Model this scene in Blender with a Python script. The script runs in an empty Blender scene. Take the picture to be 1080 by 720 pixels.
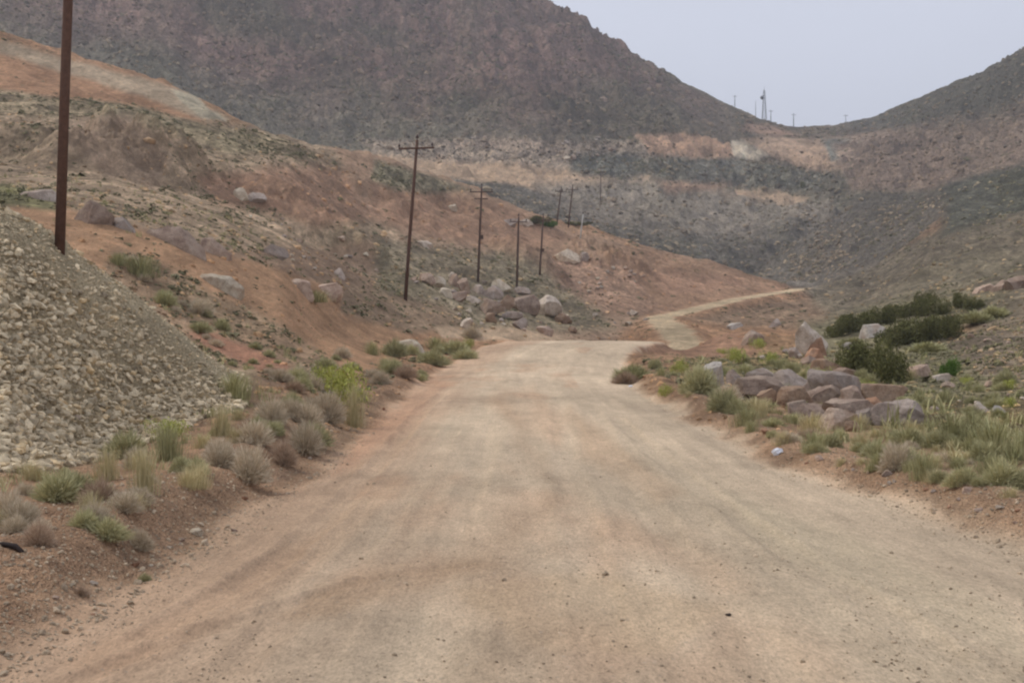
import bpy, math, random
import numpy as np
from mathutils import Matrix, Vector
random.seed(11)
rng = np.random.default_rng(7)
F = 1500.0; CX = 540.0; CY = 360.0; EYE = 1.8
scene = bpy.context.scene
COL = bpy.data.collections.new('place'); scene.collection.children.link(COL)

# ------------------------------------------------------------------ noise
def _h(ix, iy, seed):
    h = (ix.astype(np.int64) * 374761393 + iy.astype(np.int64) * 668265263 + seed * 974711) & 0xFFFFFFFF
    h = ((h ^ (h >> 13)) * 1274126177) & 0xFFFFFFFF
    h = (h ^ (h >> 16)) & 0xFFFFFFFF
    return h.astype(np.float64) / 2147483647.5 - 1.0
def vn(x, y, seed=0):
    ix = np.floor(x); iy = np.floor(y); fx = x - ix; fy = y - iy
    fx = fx * fx * fx * (fx * (fx * 6 - 15) + 10); fy = fy * fy * fy * (fy * (fy * 6 - 15) + 10)
    a = _h(ix, iy, seed); b = _h(ix + 1, iy, seed); c = _h(ix, iy + 1, seed); d = _h(ix + 1, iy + 1, seed)
    return (a * (1 - fx) + b * fx) * (1 - fy) + (c * (1 - fx) + d * fx) * fy
def fbm(x, y, octv=4, seed=0, gain=.5, ridged=False):
    s = 0; a = 1; t = 0
    for k in range(octv):
        n = vn(x, y, seed + k * 17)
        if ridged: n = 1 - 2 * np.abs(n)
        s = s + a * n; t += a; a *= gain
        x, y = (x * .8 - y * .6) * 2.03 + 3.7, (x * .6 + y * .8) * 2.03 - 1.3
    return s / t
def sstep(e0, e1, x):
    t = np.clip((x - e0) / (e1 - e0), 0, 1); return t * t * (3 - 2 * t)

# ------------------------------------------------------------------ lie of the land: break lines (bearing, distance, elevation)
def Zp(Y, py): return EYE + (CY - py) / F * Y
L = []
def level(*pts):
    a = [(p[0], p[1], (p[2][0] if isinstance(p[2], tuple) else Zp(p[1], p[2]))) for p in pts]
    L.append(np.array(a, float))
z = lambda v: (v,)
level((-3000, 6, z(.25)), (-200, 6, z(.12)), (60, 6, z(.0)), (2600, 6, z(.02)))
level((-3000, 8.5, z(.6)), (0, 9, 640), (60, 9.5, 625), (120, 10.5, 610), (180, 12, 585), (240, 14, 550), (300, 17, 517), (400, 28, 440), (500, 28, 440), (700, 28, 440), (800, 20, 487), (860, 17, 512), (920, 15, 532), (1000, 13, 556), (1080, 11.5, 580), (2600, 9.5, z(.1)))
level((-3000, 10, z(1.0)), (0, 11, 566), (60, 12, 550), (120, 13, 528), (180, 15, 508), (240, 18, 478), (300, 22, 450), (400, 33, 420), (500, 45, 402), (600, 45, 402), (700, 33, 415), (800, 22, 466), (860, 19, 486), (920, 17, 503), (1000, 14.5, 527), (1080, 13, 545), (2600, 11, z(.3)))
level((-3000, 14, z(1.2)), (-400, 14, z(.8)), (0, 15.5, 490), (60, 17, 487), (120, 19, 480), (180, 21.5, 458), (240, 24, 436), (300, 27, 418), (400, 45, 390), (500, 58, 380), (600, 58, 381), (700, 45, 392), (800, 28, 440), (860, 25, 455), (920, 23, 465), (1000, 20, 478), (1080, 18, 488), (2600, 16, z(.4)))
level((-3000, 22, z(4.2)), (-400, 22, z(4.4)), (-60, 23.6, z(4.25)), (0, 24, 222), (30, 24.5, 234), (60, 25, 252), (120, 26, 298), (180, 27, 345), (240, 28, 392), (300, 32, 398), (400, 58, 365), (500, 70, 362), (600, 75, 358.5), (690, 75, 359), (740, 55, 382), (800, 38, 414), (860, 34, 425), (920, 33, 428), (1000, 30, 430), (1080, 28, 430), (1500, 26, z(.9)), (2600, 26, z(2)))
level((-3000, 28, z(3.6)), (0, 30, z(2.9)), (60, 31, z(2.6)), (120, 32, z(2.2)), (180, 33, z(1.6)), (240, 34, z(1.12)), (300, 38, 384), (400, 70, 340), (500, 80, 353), (600, 85, z(1.5)), (690, 84, z(1.5)), (740, 72, 366), (800, 55, 388), (860, 50, 392), (920, 50, 388), (1000, 48, 386), (1080, 46, 375), (1500, 44, z(4)), (2600, 44, z(9)))
level((-3000, 48, z(8)), (0, 50, 212), (60, 50, 220), (120, 50, 231), (180, 52, 245), (240, 55, 262), (300, 58, 285), (400, 85, 305), (450, 90, 314), (500, 95, 325), (560, 95, 338), (600, 95, 352), (640, 100, z(1.7)), (720, 105, z(1.7)), (760, 90, 352), (800, 85, 351), (860, 70, 370), (920, 70, 368), (1000, 70, 356), (1080, 68, 338), (1500, 68, z(10)), (2600, 68, z(20)))
level((-3000, 85, z(18)), (0, 85, 172), (60, 85, 178), (120, 85, 188), (180, 88, 200), (240, 90, 215), (300, 95, 238), (400, 120, 265), (500, 140, 290), (560, 140, 315), (620, 135, 336), (700, 150, 336), (760, 150, 340), (800, 145, 343), (860, 120, 346), (920, 100, 347), (1000, 110, 318), (1080, 100, 303), (1500, 100, z(19)), (2600, 100, z(34)))
level((-3000, 135, z(36)), (0, 135, 104), (60, 135, 110), (120, 135, 121), (180, 135, 135), (240, 135, 150), (300, 140, 172), (400, 170, 218), (500, 190, 250), (560, 200, 272), (600, 195, 290), (700, 200, 308), (800, 212, 317), (860, 210, 324), (920, 170, 318), (1000, 180, 276), (1080, 170, 260), (1500, 170, z(34)), (2600, 170, z(60)))
level((-3000, 200, z(62)), (-100, 200, 22), (0, 200, 47), (60, 200, 63), (120, 198, 78), (180, 195, 95), (215, 192, 109), (240, 190, 127), (300, 195, 150), (350, 210, 163), (430, 235, 182), (500, 250, 205), (540, 260, 224), (600, 270, 240), (650, 275, 252), (700, 280, 263), (740, 282, 274), (780, 285, 287), (820, 285, 297), (860, 272, 303), (920, 260, 298), (1000, 260, 240), (1080, 250, 223), (1500, 250, z(52)), (2600, 250, z(90)))
level((-3000, 260, z(58)), (0, 260, z(37)), (180, 260, z(30)), (240, 250, z(26)), (300, 260, z(25)), (400, 280, z(26)), (500, 300, z(24)), (600, 310, z(19.5)), (700, 320, z(16.5)), (800, 330, z(13.5)), (860, 300, z(13.2)), (920, 300, 277), (1000, 310, 215), (1080, 310, 195), (1500, 310, z(66)), (2600, 310, z(110)))
level((-3000, 400, z(100)), (0, 400, z(62)), (180, 400, z(60)), (240, 400, 150), (300, 400, 158), (400, 380, 178), (500, 380, 200), (600, 390, 228), (700, 390, 260), (760, 395, 279), (800, 400, 272), (860, 400, 248), (920, 390, 218), (1000, 360, 200), (1080, 340, 178), (1500, 340, z(76)), (2600, 340, z(125)))
level((-3000, 450, z(125)), (0, 450, z(85)), (180, 450, z(78)), (240, 440, z(68)), (300, 440, 160), (400, 440, 170), (500, 450, 188), (600, 460, 206), (700, 460, 216), (760, 465, 232), (800, 460, 240), (860, 470, 226), (920, 470, 206), (1000, 460, 192), (1080, 450, 176), (1500, 450, z(84)), (2600, 450, z(140)))
level((-3000, 520, z(160)), (0, 520, z(115)), (180, 520, z(98)), (240, 510, 134), (300, 510, 150), (400, 510, 157), (500, 520, 150), (600, 540, 146), (700, 560, 150), (760, 560, 165), (800, 565, 175), (860, 580, 170), (920, 580, 160), (1000, 560, 142), (1080, 540, 120), (1500, 540, z(110)), (2600, 540, z(190)))
level((-3000, 620, z(230)), (0, 620, z(165)), (180, 620, 0), (240, 620, 20), (300, 620, 30), (400, 640, 40), (500, 650, 55), (600, 660, 75), (700, 680, 107), (760, 700, 130), (800, 710, 141), (860, 710, 147), (920, 690, 143), (1000, 640, 113), (1080, 620, 76), (1500, 600, z(170)), (2600, 600, z(260)))
level((-3000, 950, z(420)), (0, 920, z(380)), (400, 880, -115), (500, 860, -60), (575, 845, 9), (600, 840, 20), (615, 838, 28), (640, 835, 49), (665, 832, 63), (690, 830, 77), (720, 825, 92), (770, 815, 114), (800, 810, 126), (825, 805, 134.5), (850, 800, 135.5), (880, 795, 134.5), (920, 790, 125), (960, 780, 108), (1000, 760, 92), (1040, 740, 80), (1080, 720, 57), (1500, 700, z(260)), (2600, 700, z(360)))
level((-3000, 1150, z(380)), (0, 1150, z(340)), (500, 1100, z(200)), (700, 1100, z(110)), (850, 1100, z(80)), (1000, 1000, z(90)), (1500, 1000, z(220)), (2600, 1000, z(300)))
level((-3000, 3200, z(120)), (600, 3200, z(60)), (1500, 3200, z(60)), (2600, 3200, z(110)))

PXG = np.concatenate([np.arange(-3000, -120, 40.), np.arange(-120, 1200, 3.), np.arange(1200, 2640, 40.)])
LY0, LY1, NY = math.log(6), math.log(3200), 2600
LYG = np.linspace(LY0, LY1, NY); YG = np.exp(LYG)
def pchip(xk, yk, x):
    h = np.diff(xk); d = np.diff(yk) / h
    m = np.zeros(len(xk)); m[0] = d[0]; m[-1] = d[-1]
    for i in range(1, len(xk) - 1):
        if d[i-1] * d[i] > 0:
            w1 = 2 * h[i] + h[i-1]; w2 = h[i] + 2 * h[i-1]; m[i] = (w1 + w2) / (w1 / d[i-1] + w2 / d[i])
    i = np.clip(np.searchsorted(xk, x) - 1, 0, len(h) - 1); t = (x - xk[i]) / h[i]; H_ = h[i]
    t2 = t * t; t3 = t2 * t
    return (2*t3 - 3*t2 + 1) * yk[i] + (t3 - 2*t2 + t) * H_ * m[i] + (-2*t3 + 3*t2) * yk[i+1] + (t3 - t2) * H_ * m[i+1]
TAB = np.zeros((len(PXG), NY))
_k = np.ones(9) / 9.
KY = [np.interp(PXG, l[:, 0], l[:, 1]) for l in L]; KZ = [np.interp(PXG, l[:, 0], l[:, 2]) for l in L]
KY = np.array(KY); KZ = np.array(KZ)
for j in range(len(PXG)):
    TAB[j] = pchip(KY[:, j], KZ[:, j], YG)
# soften along bearing (inside the evenly spaced part)
i0 = np.searchsorted(PXG, -120); i1 = np.searchsorted(PXG, 1197)
sm = TAB.copy()
for s in range(-3, 4):
    if s: sm[i0+3:i1-3] += TAB[i0+3+s:i1-3+s]
sm[i0+3:i1-3] /= 7.
wfar = sstep(math.log(600), math.log(700), LYG)[None, :]
TAB = sm * (1 - wfar) + TAB * wfar
def Zbase(X, Y):
    Yc = np.clip(Y, 6, 3199); px = np.clip(CX + F * X / Yc, -2999, 2600)
    j = np.clip(np.searchsorted(PXG, px) - 1, 0, len(PXG) - 2); u = (px - PXG[j]) / (PXG[j+1] - PXG[j])
    q = (np.log(Yc) - LY0) / (LY1 - LY0) * (NY - 1); i = np.clip(q.astype(int), 0, NY - 2); v = q - i
    return (TAB[j, i] * (1-u) + TAB[j+1, i] * u) * (1-v) + (TAB[j, i+1] * (1-u) + TAB[j+1, i+1] * u) * v

# ------------------------------------------------------------------ the road
RP_Y = np.array([-10, 7, 8.5, 10, 12, 15, 20, 28, 38, 50, 56, 62, 69, 75, 80])
RP_Z = np.array([-.03, 0, 0, .03, .02, .07, .13, .31, .46, .66, .86, 1.16, 1.6, 1.86, 1.8])
RE_Y = np.array([-10, 7.3, 10, 12, 15, 20, 28, 38, 50, 62, 69, 75, 80])
RE_L = np.array([-3.2, -2.85, -2.65, -2.6, -2.5, -2.33, -2.35, -2.5, -2.55, -2.1, -1.35, -.2, 1.2])
RE_R = np.array([4.6, 4.35, 4.25, 4.28, 4.0, 3.5, 3.3, 3.35, 3.65, 4.75, 5.9, 7.5, 8.6])
def wp(px, Y, zz): return ((px - CX) / F * Y, Y, zz)
FARP = np.array([wp(625, 76, 1.75), wp(650, 84, 1.1), wp(690, 94, .7), wp(716, 104, .9), wp(722, 114, 1.75), wp(712, 127, 2.75), wp(700, 140, 3.7), wp(694, 152, 4.35),
                 wp(712, 163, 4.95), wp(740, 178, 6.0), (wp(775, 198, 7.6)), wp(805, 220, 9.0), wp(832, 243, 10.4), wp(848, 262, 11.6), wp(850, 285, 12.0)])
_ry = [720, 677, 625, 582, 533, 485, 440, 413]; _rY = [7.3, 8.5, 10, 12, 15, 20, 28, 38]
def rutline(*pts): return np.array([((p - CX) / F * np.interp(-q, [-v for v in _ry], _rY), np.interp(-q, [-v for v in _ry], _rY)) for p, q in pts], float)
RUTS = [(rutline((150, 668), (260, 610), (345, 545), (410, 478), (448, 430), (468, 414)), .05, .13), (rutline((60, 712), (180, 672), (290, 640), (380, 612), (470, 596), (560, 586)), .055, .10),
        (rutline((640, 700), (628, 620), (612, 545), (598, 490), (590, 450), (592, 420)), .03, .16), (rutline((400, 700), (450, 610), (490, 530), (515, 470), (532, 430)), .02, .15),
        (rutline((1000, 690), (860, 600), (760, 530), (690, 478), (650, 440)), .035, .14), (rutline((820, 710), (740, 610), (680, 530), (640, 470), (622, 430)), .02, .16), (rutline((240, 700), (330, 625), (400, 560), (450, 500), (480, 450)), .018, .12)]
def farroad(X, Y):
    d = np.full(X.shape, 1e9); zz = np.zeros(X.shape)
    for a, b in zip(FARP[:-1], FARP[1:]):
        ab = b[:2] - a[:2]; t = np.clip(((X - a[0]) * ab[0] + (Y - a[1]) * ab[1]) / (ab @ ab), 0, 1)
        dd = np.hypot(X - a[0] - t * ab[0], Y - a[1] - t * ab[1]); m = dd < d
        d = np.where(m, dd, d); zz = np.where(m, a[2] + t * (b[2] - a[2]), zz)
    return d, zz
def roadinfo(X, Y):
    """signed distance outside the near road's edges, lateral coordinate 0..1"""
    l = np.interp(Y, RE_Y, RE_L); r = np.interp(Y, RE_Y, RE_R)
    wob = .16 * fbm(Y / 1.7, X * 0 + 3.3, 3, 91)
    out = np.maximum(l - X, X - r) + wob * sstep(200, 5, Y)
    out = np.where(Y > 79, 99, out)
    return out, (X - l) / (r - l)
AY = [6, 12, 20, 40, 80, 130, 200, 300, 420, 540, 700, 900]
GUL = np.array([((p - CX) / F * y, y) for p, y in ((745, 350), (772, 385), (800, 405), (845, 430), (885, 458), (940, 485), (1000, 510))], float)
def H(X, Y, full=True):
    zb = Zbase(X, Y)
    I = lambda a: np.interp(Y, AY, a)
    out, s = roadinfo(X, Y)
    n = I([0, 0, 0, .15, .9, 1.7, 1.9, 1.2, 2.4, 3.4, 3.5, 3]) * fbm(X / 45, Y / 45, 3, 1)
    n = n + I([0, .03, .06, .15, .7, 1.2, 1.3, 1.2, 2.4, 4.5, 3.6, 3.0]) * (fbm(X / 14, Y / 14, 3, 2, ridged=True) - .4 * sstep(60, 150, Y)) * .8
    n = n + I([.05, .07, .1, .14, .3, .5, .6, .7, 1.2, 2.4, 1.9, 1.4]) * fbm(X / 3.7, Y / 3.7, 3, 3)
    n = n + I([.03, .035, .04, .05, .06, .08, .1, .1, .2, .3, .5, .5]) * fbm(X / .8, Y / .8, 3, 4)
    pxx = CX + F * X / np.maximum(Y, 6); n = n * (1 - .72 * sstep(680, 760, pxx) * sstep(600, 700, Y))
    zz = zb + n
    mi = np.nonzero(Y > 540)[0]
    if len(mi):
        xa, ya = X[mi], Y[mi]; am = sstep(560, 640, ya) * (1 - sstep(850, 950, ya)) * (1 - .85 * sstep(640, 760, pxx[mi]) * (1 - .5 * sstep(940, 1040, pxx[mi])))
        zz[mi] += am * (8.5 * (fbm((xa + .45 * ya) / 34, (ya - .3 * xa) / 120, 4, 401, ridged=True) - .42) + (2.6 - 1.7 * sstep(740, 800, ya)) * (fbm(xa / 5.5, ya / 9, 3, 402, ridged=True) - .42))
    gd = np.full(X.shape, 1e9)
    for a, b in zip(GUL[:-1], GUL[1:]):
        ab = b - a; t = np.clip(((X - a[0]) * ab[0] + (Y - a[1]) * ab[1]) / (ab @ ab), 0, 1); gd = np.minimum(gd, np.hypot(X - a[0] - t * ab[0], Y - a[1] - t * ab[1]))
    zz = zz - 4.0 * np.exp(-((gd + 2.5 * fbm(X / 9, Y / 9, 2, 66)) / 6.0) ** 2) * (Y > 330)
    for bp_, by_, r_, h_ in ((105, 88, 5.0, 2.0), (165, 98, 5.5, 2.4), (35, 92, 4, 1.5), (330, 105, 6, 1.8), (420, 180, 7, 1.5), (560, 190, 6, 2.), (640, 210, 8, 2.5), (470, 215, 8, -2.5), (215, 105, 4, -1.6)):
        bx_ = (bp_ - CX) / F * by_; ii = np.nonzero((np.abs(X - bx_) < r_ * 1.8) & (np.abs(Y - by_) < r_ * 3))[0]
        if not len(ii): continue
        xa, ya = X[ii], Y[ii]; bd = np.hypot(xa - bx_, (ya - by_) * .6) / r_ + .45 * fbm(xa / 3.3, ya / 5, 3, 301); zz[ii] += h_ * (1 - sstep(.25, 1.1, bd)) * (1 + .35 * fbm(xa / 1.3, ya / 1.9, 3, 303, ridged=True))
    # windrows beside the road
    zz = zz + np.where((out > 0) & (out < 2.4), 1, 0) * np.exp(-((out - .75) / .4) ** 2) * (.07 + .07 * fbm(X / 1.1, Y / 1.1, 3, 8)) * (Y < 70)
    w = 1 - sstep(-.05, .8, out)
    rz = np.interp(Y, RP_Y, RP_Z) + .022 * fbm(X / .45, Y / 5, 3, 21) - .018 * (np.exp(-((s - .33) / .035) ** 2) + np.exp(-((s - .6) / .04) ** 2))  + .01 * fbm(X / .25, Y / .25, 3, 22) - .05 * (np.abs(s - .5) * 2) ** 2
    nm_ = np.nonzero((Y < 42) & (out < 2.2))[0]
    if len(nm_):
        xa, ya, oa = X[nm_], Y[nm_], out[nm_]
        cl_ = .035 * fbm(xa / .24, ya / .3, 3, 501) * sstep(-.45, .1, oa) * sstep(2.2, 1.2, oa); dz = cl_ * 0
        for ru, dep, wd in RUTS:
            d = np.full(xa.shape, 1e9)
            for a, b in zip(ru[:-1], ru[1:]):
                ab = b - a; t = np.clip(((xa - a[0]) * ab[0] + (ya - a[1]) * ab[1]) / (ab @ ab), 0, 1); d = np.minimum(d, np.hypot(xa - a[0] - t * ab[0], ya - a[1] - t * ab[1]))
            d = d + .05 * fbm(xa / .5, ya / .9, 3, 77); q = d / wd
            dz += dep * (-np.exp(-q ** 4) + .45 * np.exp(-((q - 1.5) / .45) ** 2)) * (.6 + .5 * fbm(xa / .9, ya / 1.4, 2, 78))
        zz[nm_] += cl_; rz = rz.copy(); rz[nm_] += dz + cl_ * .8
    zz = zz * (1 - w) + rz * w
    d, fz = farroad(X, Y)
    wf = (1 - sstep(1.8, 4.6, d)) * (Y > 76.5)
    wf = np.where(Y < 80, wf * (1 - w), wf)
    zz = zz * (1 - wf) + (fz + .03 * fbm(X, Y, 2, 31)) * wf
    return zz
def H1(x, y): return float(H(np.array([float(x)]), np.array([float(y)]))[0])
def ray(px, py, ymin=6.3, ymax=900):
    """the visible ground point on a bearing/elevation"""
    Ys = np.exp(np.linspace(math.log(ymin), math.log(ymax), 5000)); Xs = (px - CX) / F * Ys
    p = CY - (H(Xs, Ys) - EYE) / Ys * F
    k = np.nonzero(p <= py)[0]
    i = k[0] if len(k) else len(Ys) - 1
    return Xs[i], Ys[i], CY and H1(Xs[i], Ys[i])

# ------------------------------------------------------------------ ground colours by zone
def lin(c):
    c = np.array(c, float) / 255.; return np.where(c <= .04045, c / 12.92, ((c + .055) / 1.055) ** 2.4)
# polygon (bearing,elevation), distance range, colour, shrub density, rock density, feather
Z_ = []
def zone(poly, y0, y1, c, veg=None, rock=None, fe=6, st=1.):
    c = lin(c); g = c.mean(); c = g + (c - g) * .74; Z_.append((np.array(poly, float), y0, y1, c, veg, rock, fe, st))
C_ORANGE = (152, 108, 80); C_HILL = (146, 114, 92); C_MOUNT = (112, 89, 83); C_SCRUB = (108, 101, 90)
# left hill
zone([(-200, 220), (300, 300), (420, 330), (620, 380), (700, 300), (420, 160), (-200, 60)], 28, 330, (148, 117, 94), .18, .25, 10)
zone([(-200, 205), (0, 212), (60, 222), (250, 262), (330, 262), (420, 250), (430, 205), (330, 150), (240, 130), (120, 118), (0, 98), (-200, 90)], 45, 330, (154, 127, 102), .6, .5, 10)
zone([(-200, 90), (0, 97), (130, 108), (230, 132), (300, 150), (330, 170), (240, 160), (180, 140), (120, 128), (0, 122), (-200, 115)], 60, 330, (138, 118, 92), .9, .1, 6)
zone([(-200, 40), (0, 47), (120, 70), (200, 90), (225, 130), (130, 108), (0, 96), (-200, 85)], 60, 330, (156, 112, 80), .02, .03, 4)
zone([(0, 44), (120, 74), (200, 96), (245, 125), (225, 128), (180, 112), (110, 88), (0, 58)], 60, 330, (158, 134, 110), .02, .08, 5)
zone([(180, 92), (212, 100), (243, 128), (215, 122), (190, 104)], 60, 330, (164, 150, 128), 0, .1, 3)
zone([(75, 125), (140, 120), (180, 165), (165, 200), (110, 180), (70, 150)], 60, 330, (150, 122, 100), .05, .4, 10)
zone([(210, 185), (330, 175), (420, 185), (430, 230), (330, 240), (235, 215)], 60, 330, (150, 112, 88), .08, .35, 12)
zone([(350, 150), (440, 160), (520, 205), (600, 240), (800, 290), (700, 265), (640, 262), (500, 262), (380, 210)], 60, 330, (150, 116, 92), .08, .12, 10)
zone([(400, 170), (460, 185), (500, 200), (420, 205), (395, 190)], 60, 330, (134, 120, 96), .9, .3, 6)
zone([(395, 195), (520, 215), (610, 250), (560, 262), (470, 250), (400, 235)], 60, 330, (152, 113, 88), .05, .1, 10)
zone([(400, 250), (480, 262), (560, 275), (600, 300), (640, 345), (560, 350), (470, 345), (400, 310)], 60, 250, (128, 112, 90), .5, .6, 10)
zone([(580, 262), (680, 275), (700, 330), (640, 330), (590, 300)], 60, 330, (150, 114, 92), .15, .5, 10)
zone([(640, 262), (700, 262), (800, 292), (850, 300), (790, 318), (700, 330), (670, 300)], 60, 330, (150, 112, 86), .12, .15, 7)
zone([(680, 285), (780, 292), (790, 300), (700, 312)], 60, 330, (152, 112, 88), .05, .1, 7)
zone([(720, 335), (850, 312), (900, 318), (890, 345), (820, 345), (760, 345)], 80, 300, (132, 104, 82), .35, .25, 7)
zone([(850, 300), (1100, 200), (1100, 350), (1000, 345), (880, 335)], 60, 330, (118, 104, 86), .55, .4, 10)
zone([(850, 340), (960, 310), (1060, 310), (1000, 350), (1100, 440), (900, 440)], 25, 200, (118, 108, 80), .6, .4, 12)
zone([(1000, 360), (1100, 320), (1100, 425), (1030, 400)], 25, 200, (124, 106, 88), .4, .7, 10)
# orange cut bank behind the heap
zone([(-100, 235), (60, 215), (130, 238), (240, 268), (300, 290), (400, 318), (430, 345), (440, 372), (380, 395), (300, 400), (200, 350), (100, 280)], 28, 100, (160, 118, 84), .02, .04, 6)
zone([(130, 262), (200, 290), (300, 350), (360, 390), (340, 415), (270, 410), (180, 350), (110, 290)], 26, 75, (138, 112, 88), .6, .3, 8, .7)
zone([(200, 350), (230, 350), (330, 405), (300, 412)], 26, 60, (156, 106, 80), 0, .1, 5)
zone([(0, 195), (60, 205), (60, 222), (0, 218), (-100, 210)], 30, 90, (120, 112, 74), .7, .1, 5)
zone([(360, 300), (470, 320), (500, 345), (430, 350), (360, 330)], 50, 110, (146, 118, 94), .25, .2, 8)
zone([(460, 343), (620, 353), (560, 362), (470, 356)], 50, 110, (172, 142, 114), 0, .05, 3)
zone([(690, 350), (760, 345), (810, 362), (790, 380), (700, 378), (650, 366)], 45, 110, (152, 110, 84), .15, .2, 8)
# background
zone([(240, 160), (480, 180), (600, 188), (700, 200), (900, 210), (900, 310), (480, 260), (240, 220)], 330, 470, (112, 103, 94), .7, .5, 10)
zone([(380, 160), (460, 166), (560, 170), (640, 180), (760, 190), (860, 205), (840, 225), (700, 222), (560, 200), (440, 182), (380, 172)], 330, 540, (168, 136, 108), .0, .0, 3)
zone([(560, 195), (640, 188), (760, 190), (880, 205), (880, 250), (700, 250), (600, 225)], 330, 520, (130, 116, 104), .3, .3, 12)
zone([(380, 148), (470, 146), (700, 148), (790, 150), (760, 180), (640, 180), (480, 170), (400, 162)], 430, 580, (150, 128, 110), .2, .9, 4)
zone([(600, 160), (660, 160), (690, 175), (655, 188), (600, 180)], 430, 600, (104, 102, 94), .8, .9, 6)
zone([(660, 140), (760, 142), (800, 160), (730, 175), (680, 160)], 430, 620, (160, 122, 96), .08, .15, 3)
zone([(680, 165), (780, 168), (880, 180), (870, 195), (760, 200), (690, 190)], 430, 620, (108, 103, 94), .9, .9, 4)
zone([(765, 150), (790, 146), (820, 162), (800, 168), (770, 166)], 430, 720, (174, 156, 136), 0, .0, 2)
zone([(780, 145), (960, 138), (930, 175), (870, 178), (820, 165)], 430, 720, (160, 128, 104), .05, .08, 3)
zone([(785, 128), (815, 131), (850, 140), (820, 143), (780, 138)], 500, 800, (142, 108, 88), .1, .1, 4)
zone([(870, 144), (900, 144), (912, 165), (880, 168)], 430, 760, (112, 112, 106), .2, .2, 4)
zone([(880, 150), (1100, 95), (1100, 185), (980, 200), (900, 200)], 400, 800, (140, 114, 98), .3, .5, 8)
zone([(880, 134), (960, 106), (1100, 40), (1100, 92), (960, 132)], 540, 800, (100, 94, 84), .7, .3, 8)
zone([(1000, 195), (1100, 165), (1100, 240), (1000, 250)], 240, 470, (96, 94, 82), .8, .4, 10)
zone([(780, 260), (860, 210), (1000, 205), (1000, 250), (860, 305), (790, 300)], 280, 480, (110, 100, 92), .6, .6, 12)
zone([(690, 190), (780, 195), (700, 205)], 400, 600, (148, 114, 92), .1, .1, 5)
def polydist(poly, x, y):
    ins = np.zeros(x.shape, bool); d = np.full(x.shape, 1e9)
    n = len(poly)
    for i in range(n):
        ax, ay = poly[i]; bx, by = poly[(i + 1) % n]
        c = ((ay > y) != (by > y)) & (x < (bx - ax) * (y - ay) / ((by - ay) if by != ay else 1e-9) + ax)
        ins ^= c
        ex, ey = bx - ax, by - ay; t = np.clip(((x - ax) * ex + (y - ay) * ey) / (ex * ex + ey * ey + 1e-9), 0, 1)
        d = np.minimum(d, np.hypot(x - ax - t * ex, y - ay - t * ey))
    return np.where(ins, d, -d)
def heapmask(X, Y):
    Yc = np.maximum(Y, 6); px = CX + F * X / Yc
    px = px + 10 * fbm(X * 1.2, Y * 1.2, 3, 55)
    b = np.interp(px, L[3][:, 0], L[3][:, 1]); c = np.interp(px, L[4][:, 0], L[4][:, 1])
    m = sstep(-.8, .5, Y - b) * (1 - sstep(.8, 3.5, Y - c)) * (1 - sstep(235, 275, px))
    return m
ROADP = [(np.array(p, float), c, st) for p, c, st in (
    ([(290, 655), (330, 622), (400, 600), (500, 588), (520, 596), (440, 622), (350, 650)], (152, 122, 96), .5),
    ([(60, 700), (200, 640), (330, 560), (420, 500), (440, 510), (340, 590), (220, 670), (120, 715)], (174, 140, 114), .25),
    ([(500, 420), (560, 408), (600, 440), (590, 470), (540, 450)], (170, 134, 108), .35),
    ([(600, 430), (650, 470), (720, 520), (690, 530), (610, 480)], (156, 124, 98), .4),
    ([(400, 440), (430, 420), (455, 400), (470, 408), (430, 450), (380, 490), (350, 500)], (168, 126, 102), .5),
    ([(760, 520), (900, 560), (1060, 640), (1080, 700), (960, 640), (800, 570)], (172, 158, 138), .5),
    ([(480, 620), (620, 600), (760, 640), (700, 690), (540, 680)], (180, 156, 130), .45))]
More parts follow.
